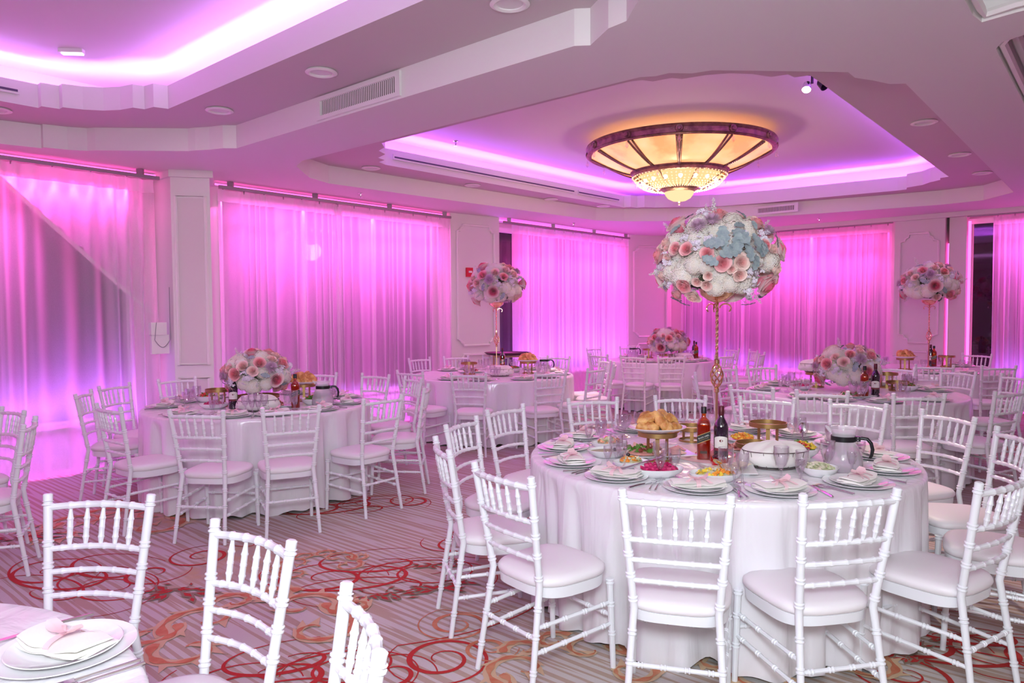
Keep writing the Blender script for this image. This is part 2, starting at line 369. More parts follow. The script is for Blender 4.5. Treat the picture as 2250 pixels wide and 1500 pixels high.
pier('trim_7', [(7.30,7.80),pa,pb,(8.17,7.72)], (pa,pb), [(1.02,2.84),(.1,.88)], .10, False)
pc, pd = (11.62,7.12),(12.42,6.66)
pier('trim_8', [(11.62,7.56),pc,pd,(12.75,6.9),(12.05,7.56)], (pc,pd), [(1.02,2.78),(.1,.88)], .10, False)
pe, pf = (12.36,2.80),(12.36,2.12)
pier('trim_9', [(12.74,2.80),pe,pf,(12.74,2.12)], (pe,pf), [(1.0,2.72),(.1,.86)], .13, False)
pg, ph = (12.44,2.08),(12.44,1.86)
struct('trim_10', MB().prism(q([(12.74,2.08),pg,ph,(12.74,1.86)]), 0, 3.0), WALLP)
bk = MB().prism(q([(12.28,6.6),(12.28,-4.1),(12.36,-4.1),(12.36,6.6)]), 2.93, 3.0); struct('trim_11', bk, WALLP)

# ================================================================== LIGHT BEHIND THE CURTAINS
def cl(a, b, top, bot, floor_col=PINK):
    mid = along(a,b,.5); L_ = math.dist(a,b)
    d = Vector((b[0]-a[0],b[1]-a[1])).normalized(); n = Vector((d.y,-d.x))
    ang = math.atan2(xy(*b)[1]-xy(*a)[1], xy(*b)[0]-xy(*a)[0])
    for (pw, col, z, tz, dv, sp_) in ((top[0]*.7,top[1],2.84,1.7,.30,150),(bot[0]*.7,bot[1],.30,1.3,.30,95),(top[0]*.5,(1,.11,.80),2.80,1.1,.30,70),(bot[0]*.5,(.66,.12,1),.34,1.75,.30,70)):
        p = (mid[0]-n.x*dv, mid[1]-n.y*dv); g = Vector(xy(mid[0]+n.x*.06, mid[1]+n.y*.06, tz))
        l = light('curtain_wash', 'AREA', xy(*p,z), pw, col, L_, .06)
        Z = (Vector(xy(*p,z))-g).normalized(); X = Vector((math.cos(ang),math.sin(ang),0)); Y = Z.cross(X)
        l.rotation_euler = Matrix((X,Y,Z)).transposed().to_euler(); l.data.spread = math.radians(sp_)
cl((-2.5,7.45),(3.15,7.45), (100,HOT), (85,PURPLE))
cl((3.92,7.45),(7.22,7.42), (72,PINK), (52,PURPLE))
cl((8.38,7.20),(11.55,7.12), (66,HOT), (40,PURPLE))
cl((12.36,6.6),(12.36,2.85), (84,HOT), (40,VIOLET))
cl((12.36,1.6),(12.36,-2.4), (76,PINK), (40,VIOLET))
# ================================================================== CURTAINS
def curtain(a, b, label, group=None, per=.12, amp=.042, z0=.015, z1=2.9, seed=1, pull=0):
    rnd = random.Random(seed); L_ = math.dist(a,b); npl = max(4, int(L_/per)); cols = npl*10
    d = Vector((b[0]-a[0],b[1]-a[1])).normalized(); n = Vector((d.y,-d.x))
    wob = [(rnd.uniform(.5,2.5), rnd.uniform(0,6.3), rnd.uniform(.2,.9)) for _ in range(5)]
    ph = [0]
    for i in range(cols): ph.append(ph[-1]+2*PI*npl/cols*(1+.55*math.sin(i*.083+seed)+.4*math.sin(i*.031*seed+2)))
    def pt(i, z, hd):
        s = i/cols*L_; t = (z1-z)/(z1-z0)
        am = amp*(.55+.7*t)*(.7+.3*math.sin(s*3.1+seed)) if not hd else amp*.45
        o = am*math.sin(ph[i]) + (.5*am*math.sin(ph[i]*.37+t*1.2) if not hd else 0) + .02*t*math.sin(s*2.2+seed)
        s2 = s + (.015*math.sin(ph[i]*.53+3*t)*t) - pull*t*t*(s/L_)*.9 + (.02*math.sin(6*t+s*4) if t > .85 else 0)*t
        return xy(a[0]+d.x*s2+n.x*o, a[1]+d.y*s2+n.y*o, z)
    rows = [z1-.13, z1-.3, z1-.6, z1-1.0, z1-1.4, z1-1.8, z1-2.2, z1-2.5, z1-2.75, z0]
    V = [pt(i,z,False) for z in rows for i in range(cols+1)]; c = cols+1
    Fs = [(r*c+i, r*c+i+1, (r+1)*c+i+1, (r+1)*c+i) for r in range(len(rows)-1) for i in range(cols)]
    t = thing('sheer_curtain', label, 'curtain', (0,0,0), 0, group)
    obj('cloth', MB().add(V,Fs), SHEER, t, smooth=80)
    hr = [z1, z1-.06, z1-.13]
    V = [pt(i,z,True) if k < 2 else pt(i,z,False) for k, z in enumerate(hr) for i in range(cols+1)]
    Fs = [(r*c+i, r*c+i+1, (r+1)*c+i+1, (r+1)*c+i) for r in range(2) for i in range(cols)]
    obj('pleated_header', MB().add(V,Fs), HEADER, t, smooth=80)
    hs = MB()
    for k in range(0, npl, 2): 
        s = (k+.5)/npl*L_; p = xy(a[0]+d.x*s, a[1]+d.y*s, z1+.01)
        hs.box((p[0]-.006,p[1]-.006,z1-.02),(p[0]+.006,p[1]+.006,z1+.03))
    ho = obj('hooks', hs, STEEL, t); ho['kind'] = 'stuff'
    return t
curtain((-2.6,7.45),(3.16,7.45), 'widest pink-lit sheer curtain at the left edge, beside the column', seed=3, per=.16, amp=.055)
curtain((3.84,7.455),(5.42,7.45), 'left sheer curtain of the pair right of the column', seed=5, per=.115)
curtain((5.32,7.45),(7.27,7.43), 'right sheer curtain of the pair right of the column', seed=8, per=.115)
curtain((8.38,7.20),(11.56,7.10), 'pink sheer curtain behind the centre back table, right of the dark gap', seed=11, per=.12)
curtain((12.36,6.42),(12.36,4.58), 'far wall sheer curtain behind the tall centrepiece stem', seed=13, per=.115, pull=.02)
curtain((12.37,4.66),(12.37,2.84), 'far wall sheer curtain just left of the framed pier', seed=17, per=.115, pull=.03)
curtain((12.36,1.52),(12.36,-2.4), 'violet sheer curtain at the right edge beside the dark window', seed=19, per=.10, pull=-.02)
# added drape shaped to imitate the diagonal light edge on the leftmost sheer
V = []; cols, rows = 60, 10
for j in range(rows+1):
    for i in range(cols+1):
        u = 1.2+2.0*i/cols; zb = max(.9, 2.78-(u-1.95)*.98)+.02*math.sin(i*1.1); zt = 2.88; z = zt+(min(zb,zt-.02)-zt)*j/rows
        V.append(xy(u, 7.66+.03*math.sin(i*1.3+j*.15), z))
t = thing('light_edge_drape', 'pale inner drape pulled diagonally behind the leftmost sheer curtain', 'drape', (0,0,0))
obj('cloth', MB().add(V, [(j*(cols+1)+i,j*(cols+1)+i+1,(j+1)*(cols+1)+i+1,(j+1)*(cols+1)+i) for j in range(rows) for i in range(cols)]), sheer('light_edge_cloth',(.93,.88,.92),.05), t, smooth=80)
obj('light_edge_roll', MB().tube([xy(1.9+1.3*k/12, 7.64, 2.80-(1.3*k/12)*.98) for k in range(13)], .02, 8), NAPK, t)
TRK = mat('grey_curtain_track', (.35,.27,.33), .4, metal=.3)
for a, b, lab in [((-2.6,7.45),(3.22,7.45),'grey curtain track above the leftmost curtain'),((3.85,7.455),(7.29,7.43),'curtain track above the paired curtains right of the column'),((8.19,7.21),(11.6,7.10),'curtain track above the centre back curtain'),((12.36,6.6),(12.36,2.82),'curtain track along the far wall left of the pier'),((12.36,1.84),(12.36,-2.4),'curtain track along the far wall at the right edge')]:
    m = MB(); slab(m, a, b, .03, 2.91, 2.945); t = obj('curtain_track', m, TRK, smooth=False); tag(t, lab, 'curtain track', 'curtain tracks')
    n_ = Vector((b[1]-a[1],a[0]-b[0])).normalized()*-.07
    obj('led_tube', MB().tube([xy(a[0]+n_.x,a[1]+n_.y,2.965), xy(b[0]+n_.x,b[1]+n_.y,2.965)], .010, 6), LEDP, t)
    for f in (.04,.35,.68,.97):
        p = along(a,b,f); x, y, _ = xy(*p); obj('bracket', MB().box((x-.03,y-.02,2.94),(x+.03,y+.02,2.999)), TRK, t, smooth=False)
tb = obj('led_tube', MB().tube([xy(12.62,1.845,.15),xy(12.62,1.845,2.88)], .018, 8), LEDP); tag(tb, 'glowing magenta tube upright beside the dark window', 'light')
tb = obj('led_tube', MB().tube([xy(12.55,2.10,.15),xy(12.55,2.10,2.55)], .012, 8), LEDP); tag(tb, 'glowing magenta tube in the slot right of the framed pier', 'light')
# red alarm on the pier
x, y, _ = xy(*along(pa,pb,.35)); d = Vector((xy(*pb)[0]-xy(*pa)[0], xy(*pb)[1]-xy(*pa)[1])).normalized(); ang = math.atan2(d.y,d.x)
REDP = mat('red_plastic', (.62,.01,.03), .35)
t = thing('fire_alarm', 'red wall alarm box on the pier left of the dark gap', 'alarm', (x,y,2.06), ang)
obj('body', MB().box((-.055,-.045,0),(.055,-.002,.14)), REDP, t, smooth=False)
obj('strobe_lens', MB().box((-.03,-.06,.06),(.03,-.045,.09)), CHINA, t, smooth=False)
# thermostat boxes left of the column
x, y, _ = xy(3.16,7.40)
t = thing('wall_box', 'white wall box hung beside the first column with a loose cord', 'electrical box', (x,y,1.12), TH*0+.87)
obj('housing', MB().box((-.09,-.04,0),(.09,.0,.2)), TRIMP, t, smooth=False)
obj('cover', MB().box((-.1,-.06,.2),(.06,.0,.33)), TRIMP, t, smooth=False)
cord = [(-.05,-.07,.33)]+[(-.08+.16*k/10,-.09,.15-.08*math.sin(PI*k/10)) for k in range(11)]+[(.1,-.05,.7)]
obj('cord', MB().tube(cord, .004, 5), mat('grey_cord',(.3,.27,.3),.5), t)
# ================================================================== CEILING FITTINGS
LENS = mat('lens_white',(.75,.7,.7),.4)
def downlight(u, v, lab, z=Z1):
    t = thing('downlight', lab, 'ceiling light', xy(u,v,z), 0, 'round recessed downlights')
    obj('trim_ring', MB().lathe([(.075,-.002),(.105,-.002),(.112,-.012),(.09,-.02),(.075,-.012),(.075,-.002)], 28, capb=False), TRIMP, t)
    obj('lens', MB().lathe([(.078,-.006),(.03,-.003),(.001,-.002)], 24, capb=False), LENS, t)
    p_ = xy(u,v,z-.32); light('added_fill_spot','SPOT',p_, 12, (1,.88,.90), .07, target=(p_[0],p_[1],0), spot=145, blend=1)  # fill spot added below each unlit-looking downlight to brighten the tables
for u, v, lab in [(2.91,4.19,'round downlight in the left tray border, above the air vent'),(2.90,5.57,'round downlight at the corner of the left tray border'),(2.94,2.53,'round downlight cut by the top edge of the photo'),(1.72,6.86,'round downlight cut by the left edge of the photo'),
    (5.14,6.49,'first downlight along the left border of the chandelier tray'),(6.69,6.40,'second downlight along the left border of the chandelier tray'),(8.27,6.36,'third downlight along the left border of the chandelier tray'),(9.34,6.17,'fourth downlight along the left border of the chandelier tray'),
    (7.14,1.40,'nearest downlight along the right border of the chandelier tray'),(8.85,1.40,'middle downlight along the right border of the chandelier tray'),(10.21,1.38,'farthest downlight along the right border of the chandelier tray')]: downlight(u,v,lab)
def vent(u, v0, v1, z0, z1, sgn, lab, n=42):
    t = thing('air_vent', lab, 'vent', (0,0,0)); fr = MB()
    a, b = (u,v0),(u,v1); D = .018*sgn
    def bx(mb, va, vb, za, zb, d): mb.prism(q([(u,va),(u,vb),(u-d,vb),(u-d,va)]), za, zb)
    for va, vb, za, zb in ((v0,v0+.05,z0,z1),(v1-.05,v1,z0,z1),(v0+.05,v1-.05,z0,z0+.03),(v0+.05,v1-.05,z1-.03,z1)): bx(fr, va, vb, za, zb, D)
    obj('frame', fr, TRIMP, t, smooth=False)
    bk = MB(); bx(bk, v0+.05, v1-.05, z0+.03, z1-.03, D*.15); obj('dark_back', bk, mat('vent_dark',(.10,.075,.065),.7), t, smooth=False)
    s = MB(); 
    for k in range(n):
        c = v0+.05+(v1-v0-.1)*(k+.5)/n; bx(s, c-(v1-v0)/n*.2, c+(v1-v0)/n*.2, z0+.03, z1-.03, D*.3)
    so = obj('slats', s, TRIMP, t, smooth=False); so['kind'] = 'stuff'
vent(3.228, 3.74, 4.70, 3.015, 3.185, 1, 'white air vent with upright slats on the left tray beam')
vent(10.85, 3.75, 4.55, 3.03, 3.16, 1, 'dark air vent on the far face of the chandelier tray', 30)
SLOT = mat('dark_slot', (.10,.06,.14), .6)
def slot(a, b, lab):
    t = thing('slot_diffuser', lab, 'vent', (0,0,0))
    m = MB(); slab(m, a, b, .012, 3.27, 3.33); obj('frame', m, TRIMP, t, smooth=False)
    m = MB(); slab(m, along(a,b,.004), along(a,b,.996), .016, 3.288, 3.305); obj('opening', m, SLOT, t, smooth=False)
slot((5.25,6.24),(8.45,6.08),'long slot diffuser on the lip under the purple cove')
slot((8.55,6.08),(9.55,6.03),'short slot diffuser at the end of the long one')
slot((-1.5,6.60),(1.80,6.565),'slot diffuser on the lip of the left tray')
CHROME = mat('chrome', (.8,.8,.82), .12, metal=1)
for u, v, z, lab in [(5.99,6.0,Z3,'small sprinkler head on the purple upper ceiling'),(5.4,7.02,Z0,'sprinkler head on the ceiling before the paired curtains'),(9.5,6.85,Z0,'sprinkler head on the ceiling before the centre back curtain'),(11.7,3.72,Z0,'sprinkler head on the ceiling before the far wall')]:
    t = thing('sprinkler', lab, 'sprinkler', xy(u,v,z), 0, 'ceiling sprinklers')
    obj('escutcheon', MB().lathe([(.035,0),(.03,-.008),(.012,-.012),(.010,-.035),(.016,-.04),(.004,-.055)], 14), CHROME, t)
    obj('deflector', MB().lathe([(.022,-.058),(.022,-.061),(.001,-.062)], 12), CHROME, t)
t = thing('ceiling_sensor', 'small white strip sensor on the left tray ceiling', 'sensor', xy(2.02,6.1,Z3), .1)
obj('housing', MB().box((-.09,-.025,-.03),(.09,.025,0)), TRIMP, t, smooth=False)
obj('lens', MB().box((-.07,-.02,-.042),(.085,.02,-.03)), emis('sensor_glow',(1,.85,1),2.2), t, smooth=False)
# clamp spot hanging by the tray corner
sp = xy(6.29,2.07,Z3)
t = thing('spot_lamp', 'lit clamp spotlight at the near corner of the chandelier tray', 'spotlight', sp)
obj('canopy', MB().lathe([(.05,0),(.05,-.02),(.012,-.03),(.012,-.10)], 16), BLACKP, t)
hd = MB().lathe([(.018,0),(.032,-.02),(.04,-.09),(.036,-.09),(.03,-.05)], 16)
obj('lamp_head', hd, CHROME, t, (-.05,-.02,-.10), (-.5,.35,0)); obj('lamp_head', MB().join(hd), BLACKP, t, (.05,-.02,-.09), (-.7,-.4,0))
obj('bulb', MB().lathe([(.001,-.115),(.024,-.105),(.036,-.085),(.030,-.07)], 14, capb=False), emis('spot_bulb',(1,.95,.88),40), t, (-.05,-.02,-.10), (-.5,.35,0))
light('spot_beam','SPOT', (sp[0]-.08,sp[1]-.03,sp[2]-.22), 110, (1,.9,.8), .04, target=(1.6,5.2,.8), spot=75, blend=.9)
# warm beams of ceiling lamps onto two tables
light('warm_downlight','SPOT', xy(8.0,5.9,2.9), 170, (1,.80,.66), .06, target=(.9,8.9,.5), spot=42, blend=.8)
light('warm_downlight','SPOT', xy(5.9,1.9,2.9), 150, (1,.80,.66), .06, target=(2.35,4.5,.6), spot=48, blend=.8)
light('ivory_beam','SPOT', xy(.6,1.7,3.15), 200, (1,.9,.92), .05, target=(-2.9,7.1,1.9), spot=26, blend=.7)
# ================================================================== CHANDELIER
def chandelier():
    t = thing('chandelier', 'large amber glass bowl chandelier with bronze rings and crystal skirt', 'chandelier', (1.93,8.32,0))
    AMB = bpy.data.materials.new('amber_glass'); AMB.use_nodes = True; nt = AMB.node_tree; b = nt.nodes['Principled BSDF']
    n = nt.nodes.new('ShaderNodeTexNoise'); n.inputs['Scale'].default_value = 3; n.inputs['Detail'].default_value = 4
    r = nt.nodes.new('ShaderNodeValToRGB'); r.color_ramp.elements[0].color = (1,.36,.12,1); r.color_ramp.elements[1].color = (1,.60,.26,1); r.color_ramp.elements[0].position = .35; r.color_ramp.elements[1].position = .65
    tc = nt.nodes.new('ShaderNodeTexCoord'); nt.links.new(tc.outputs['Object'], n.inputs['Vector']); nt.links.new(n.outputs['Fac'], r.inputs['Fac'])
    nt.links.new(r.outputs['Color'], b.inputs['Base Color']); nt.links.new(r.outputs['Color'], b.inputs['Emission Color']); b.inputs['Emission Strength'].default_value = 1.0; b.inputs['Roughness'].default_value = .3
    R0, R1 = 1.08, .55; zt, zr, zi = 3.465, 3.36, 3.15
    obj('outer_ring', MB().lathe([(R0-.02,zt),(R0+.03,zt),(R0+.04,zt-.02),(R0+.02,zt-.04),(R0+.02,zr+.015),(R0+.03,zr+.005),(R0,zr-.01),(R0-.03,zr)], 96, capb=False), BRONZE, t)
    obj('ceiling_pan', MB().lathe([(.16,Z3-.002),(.17,zt-.02),(.14,zt-.06),(.001,zt-.07)], 32), BRONZE, t)
    for k in range(12):
        a = 2*PI*k/12+.294
        obj('rosette', MB().lathe([(.001,.028),(.016,.026),(.02,.016),(.036,.02),(.045,.008),(.045,0)], 14, capb=False), BRONZE, t, ((R0+.02)*math.cos(a),(R0+.02)*math.sin(a),(zt+zr)/2), (0,PI/2,a))
    # curved amber panels between the ribs
    NP = 12
    def prof(s): return (R1+(R0-.03-R1)*s, zi+(zr-zi)*(1-(1-s)**1.7)*.98 if False else zi+(zr-zi)*(s**1.35))
    for k in range(NP):
        a0 = 2*PI*k/NP+.294; V = []; 
        for j in range(9):
            rr, z = prof(j/8)
            for i in range(9):
                a = a0+.018+(2*PI/NP-.036)*i/8; V.append((rr*math.cos(a), rr*math.sin(a), z))
        obj('glass_panel', MB().add(V, [(j*9+i,j*9+i+1,(j+1)*9+i+1,(j+1)*9+i) for j in range(8) for i in range(8)]), AMB, t)
    for k in range(NP):
        a = 2*PI*k/NP+.294; ribm = MB()
        for sg in (-1,1):
            pts = []
            for j in range(9):
                rr, z = prof(j/8); aa = a+sg*(.012+.014*j/8)*1.0; pts.append((rr*math.cos(aa), rr*math.sin(aa), z-.006))
            ribm.tube(pts, .013, 6)
        ro = obj('rib', ribm, BRONZE, t)
        bd = MB()
        for j in range(24):
            rr, z = prof((j+.5)/24); bd.lathe([(.001,-.011),(.011,0),(.001,.011)], 6, capb=False) ; bd.v[-18:] = [(x+rr*math.cos(a), y+rr*math.sin(a), zz+z-.014) for x,y,zz in bd.v[-18:]]
        bo = obj('bead_chain', bd, CRYS, ro); bo['kind'] = 'stuff'
        obj('crystal_drop', MB().lathe([(.001,-.10),(.018,-.075),(.012,-.04),(.003,-.02),(.003,0)], 8, (R0+.03)*math.cos(a), (R0+.03)*math.sin(a)).xf(Matrix.Translation((0,0,zr))), CRYS, t)
    obj('inner_ring', MB().lathe([(R1-.02,zi+.03),(R1+.03,zi+.03),(R1+.035,zi),(R1+.015,zi-.02),(R1+.02,zi-.05),(R1-.01,zi-.06)], 72, capb=False), BRONZE, t)
    zb = 2.955; R2 = .20
    obj('lit_bowl', MB().lathe([(R1-.05,zi-.05),(.46,zi-.09),(.34,zb+.045),(R2,zb+.01)], 48, capb=False), emis('warm_bowl',(1,.60,.27),1.25), t)
    sk = MB(); rnd = random.Random(2)
    for k in range(64):
        a = 2*PI*k/64
        for j in range(10):
            s = j/9; rr = (R1+.005)*(1-s)+(.22)*s+.035*math.sin(PI*s); z = zi-.055+(zb-zi+.055)*s**1.0-.055*math.sin(PI*s)
            c = (rr*math.cos(a), rr*math.sin(a), z); r0 = .0125-.003*s
            sk.add([(c[0]+r0,c[1],c[2]),(c[0],c[1]+r0,c[2]),(c[0]-r0,c[1],c[2]),(c[0],c[1]-r0,c[2]),(c[0],c[1],c[2]+r0),(c[0],c[1],c[2]-r0)],
                   [(0,1,4),(1,2,4),(2,3,4),(3,0,4),(1,0,5),(2,1,5),(3,2,5),(0,3,5)])
    so = obj('crystal_skirt', sk, LITC, t, smooth=False); so['kind'] = 'stuff'
    for k in range(16):
        a = 2*PI*(k+.5)/16
        obj('candle_bulb', MB().lathe([(.001,-.03),(.022,-.01),(.024,.01),(.006,.035)], 10, .43*math.cos(a), .43*math.sin(a)).xf(Matrix.Translation((0,0,zi-.11))), emis('bulb',(1,.80,.5),26) if k == 0 else bpy.data.materials['bulb'], t)
    for k in range(8):
        a = 2*PI*k/8+.13
        obj('lower_rib', MB().tube([((R1-.02)*math.cos(a),(R1-.02)*math.sin(a),zi-.06),(.42*math.cos(a),.42*math.sin(a),zi-.13),(.30*math.cos(a),.30*math.sin(a),zb-.0),(.2*math.cos(a),.2*math.sin(a),zb)], .008, 6), BRONZE, t)
        obj('crystal_drop', MB().lathe([(.001,-.08),(.015,-.06),(.010,-.03),(.003,0)], 8, (R1+.03)*math.cos(a), (R1+.03)*math.sin(a)).xf(Matrix.Translation((0,0,zi-.05))), CRYS, t)
    obj('bottom_ring', MB().lathe([(.19,zb+.015),(.235,zb+.015),(.225,zb-.01),(.19,zb-.03),(.17,zb-.045)], 40, capb=False), BRONZE, t)
    obj('bottom_bowl', MB().lathe([(.175,zb-.04),(.165,zb-.075),(.135,zb-.115),(.08,zb-.145),(.001,zb-.155)], 32, capb=False), emis('cream_bowl',(1,.74,.40),1.15), t)
    obj('finial', MB().lathe([(.001,zb-.20),(.012,zb-.19),(.006,zb-.175),(.014,zb-.165),(.02,zb-.152)], 10, capb=False), BRONZE, t)
CRYS = thin_glass('crystal', (.98,.93,.95), 1); LITC = mat('lit_crystal', (.95,.75,.5), .08, emit=(1,.66,.33), es=.9)
chandelier()
light('chandelier_uplight','POINT',(1.93,8.32,3.40), 3, (1,.55,.75), .12)
light('chandelier_glow','POINT',(1.93,8.32,2.70), 42, (1,.74,.5), .18)
# ------------------------------------------------ survey: the room was first laid out for a 3.00 m ceiling; bring it to 3.06 m and true depth
def sv(p):
    k = 1.0311/(1-.00219*max(p[1],0)); z = p[2]
    return (p[0]*k, p[1]*k, z*1.02 if z <= 3 else 3.06+(z-3)*1.031)
def survey(o):
    if o.type == 'MESH':
        for v in o.data.vertices: v.co = sv(v.co)
    for c in o.children: survey(c)
bpy.context.view_layer.update()
for o in list(bpy.data.objects):
    if o.parent or o.type == 'CAMERA' or o.name.startswith(('bounced','camera','house')): continue
    if o.location.length < 1e-6: survey(o)
    elif o.name.startswith('chandelier') and o.type == 'EMPTY': x, y, z = sv(o.location); o.location = (x, y, .075)
    else: o.location = sv(o.location)
def old_uv(x, y):
    k = 1.0311+.00219*y; x /= k; y /= k; return x*math.sin(TH)+y*math.cos(TH), -x*math.cos(TH)+y*math.sin(TH)
# ================================================================== CHAIR
def ringed(p0, p1, r, rings, rr=1.28, taper=None, base=6):
    """points and radii from p0 to p1 with bamboo rings (pairs) at the given fractions"""
    p0, p1 = Vector(p0), Vector(p1); L_ = (p1-p0).length; S = {0.:r, 1.:r}
    for k in range(1, base): S[k/base] = r
    for f in rings:
        for o in (-.007, .007) if rr > 1.25 else (0,):
            c = f+o/L_
            for e, m in ((-.005,1),(-.002,rr),(.002,rr),(.005,1)): S[round(c+e/L_,5)] = r*m
    ks = sorted(k for k in S if 0 <= k <= 1)
    return [p0.lerp(p1,k) for k in ks], [S[k]*(taper(k) if taper else 1) for k in ks]
def make_chair():
    t = thing('chiavari_chair', 'white chiavari chair', 'chair')
    def outline(k, n=44):
        """seat outline, rounded trapezoid, scale k"""
        pts = []
        for i in range(n):
            a = 2*PI*i/n; c, s = math.cos(a), math.sin(a); e = 3.4
            x = abs(c)**(2/e)*(1 if c > 0 else -1); y = abs(s)**(2/e)*(1 if s > 0 else -1)
            w = .186+.024*(y+1)/2+.004*math.cos(3*a); pts.append((x*w*k, (y*.202)*k+.005))
        return pts
    cu = MB(); V = []; n = 44
    layers = [(.955,.430),(1.0,.437),(1.02,.448),(1.015,.460),(.97,.471),(.86,.479),(.6,.486),(.3,.489)]
    for k, z in layers:
        for i, (x, y) in enumerate(outline(k)): V.append((x, y, z+(.0025*math.sin(i*1.3) if .44 < z < .465 else 0)))
    Fs = [(j*n+i, j*n+(i+1)%n, (j+1)*n+(i+1)%n, (j+1)*n+i) for j in range(len(layers)-1) for i in range(n)]
    Fs += [tuple(range(n-1,-1,-1)), tuple((len(layers)-1)*n+i for i in range(n))]
    obj('seat_cushion', cu.add(V,Fs), VINYL, t, smooth=80)
    fr = MB(); V = []
    for z, k in ((.395,.93),(.395,.97),(.432,.985),(.432,.9)):
        for i, (x, y) in enumerate(outline(k)): V.append((x,y,z-(.010*abs(math.cos(2*PI*i/n))**2 if z < .4 else 0)))
    Fs = [(j*n+i, j*n+(i+1)%n, (j+1)*n+(i+1)%n, (j+1)*n+i) for j in range(3) for i in range(n)]+[tuple(range(n-1,-1,-1)), tuple(3*n+i for i in range(n))]
    obj('seat_frame', fr.add(V,Fs), LACQ, t, smooth=50)
    def post(s):
        a = ringed((s*.182,-.262,0),(s*.155,-.192,.45),.0145,(.25,.56,.80),taper=lambda k:.82+.2*k)
        b = ringed((s*.155,-.192,.45),(s*.190,-.262,.892),.0145,(.08,.30,.49,.66,.985),taper=lambda k:1.02+.05*k)
        pts, rr = a[0]+b[0][1:], a[1]+b[1][1:]
        d = (Vector((.035*s,-.07,.44))).normalized()
        e = Vector(pts[-1]); pts += [e+d*.004, e+d*.022, e+d*.026]; rr += [.016,.0165,.011]
        return MB().tube(pts, rr, 14)
    for s in (-1,1): obj('back_leg', post(s), LACQ, t, smooth=35)
    for s in (-1,1):
        p, r = ringed((s*.193,.180,.405),(s*.197,.197,0),.0148,(.03,.28,.60),taper=lambda k:1.05-.22*k)
        obj('front_leg', MB().tube(p, r, 10), LACQ, t, smooth=35)
    def px_(z):   # post centre at height z, upper part
        k = (z-.45)/.442; return (.155+.035*k, -.192-.07*k)
    def rail(z, r, bow, rings, nm):
        x, y = px_(z); pts = []; rr = []; S = set(i/10 for i in range(11))
        for f in rings: S |= {round(f+e,4) for e in (-.022,-.008,.008,.022)}
        for k in sorted(S):
            pts.append((-x+2*x*k, y-bow*math.sin(PI*k), z+.006*math.sin(PI*k)))
            rr.append(r*(1.22 if any(abs(k-f) < .01 for f in rings) else 1))
        obj(nm, MB().tube(pts, rr, 9), LACQ, t, smooth=35)
    sp = [.5+(i-2)*.152 for i in range(5)]
    rail(.868,.0125,.030, sp, 'top_rail')
    rail(.722,.0105,.026, [f-.05 for f in sp]+[.87], 'back_rail')
    rail(.642,.0098,.022, [.14,.32,.5,.68,.86], 'back_rail')
    rail(.560,.0098,.018, [.14,.32,.5,.68,.86], 'back_rail')
    for f in sp:
        x1, y1 = px_(.868); x0, y0 = px_(.722)
        a = (-x0+2*x0*f, y0-.026*math.sin(PI*f), .722); b = (-x1+2*x1*f, y1-.030*math.sin(PI*f), .862)
        p, r = ringed(a, b, .0092, (.27,.50,.73), rr=1.19, taper=lambda k: .55+.5*min(1,min(k,1-k)/.24))
        obj('spindle', MB().tube(p, r, 8), LACQ, t, smooth=35)
    def st(p0, p1, r=.0088): 
        p, q_ = ringed(p0, p1, r, (.12,.37,.63,.88), rr=1.35, base=4); obj('stretcher', MB().tube(p, q_, 8), LACQ, t, smooth=35)
    for s in (-1,1):
        st((s*.166,-.222,.285),(s*.194,.186,.30)); st((s*.171,-.238,.185),(s*.195,.190,.205))
    st((-.168,-.226,.245),(.168,-.226,.245)); st((-.194,.187,.24),(.194,.187,.24))
    return t
CH0 = make_chair(); CH_USED = [False]
def put_chair(x, y, rz, label, group):
    if not CH_USED[0]:
        CH_USED[0] = True; CH0.location = (x,y,0); CH0.rotation_euler = (0,0,rz); CH0['label'] = label; CH0['group'] = group; return CH0
    return dup(CH0, (x,y,0), rz, label, group)
# ================================================================== TABLEWARE PROTOTYPES (made far below the floor plan, then moved to their first place)
class Proto:
    def __init__(s, make): s.make = make; s.first = None
    def put(s, loc, rz, label, group, scale=None):
        if s.first is None:
            s.first = s.make(); o = s.first; o.location = loc; o.rotation_euler = (0,0,rz); o['label'] = label; o['group'] = group
            if scale: o.scale = (scale,)*3
            return o
        return dup(s.first, loc, rz, label, group, scale)
def mk(name, mb, mt, cat, smooth=True): 
    def f():
        o = obj(name, mb(), mt, smooth=smooth); o['category'] = cat; return o
    return Proto(f)
charger = mk('charger_plate', lambda: MB().lathe([(.085,0),(.10,.001),(.150,.012),(.1545,.0145),(.153,.016),(.105,.005),(.09,.004),(.001,.004)], 44), CHINA, 'plate')
dinner = mk('dinner_plate', lambda: MB().lathe([(.07,0),(.085,.001),(.120,.012),(.124,.0145),(.122,.016),(.088,.005),(.07,.004),(.001,.004)], 40), CHINA, 'plate')
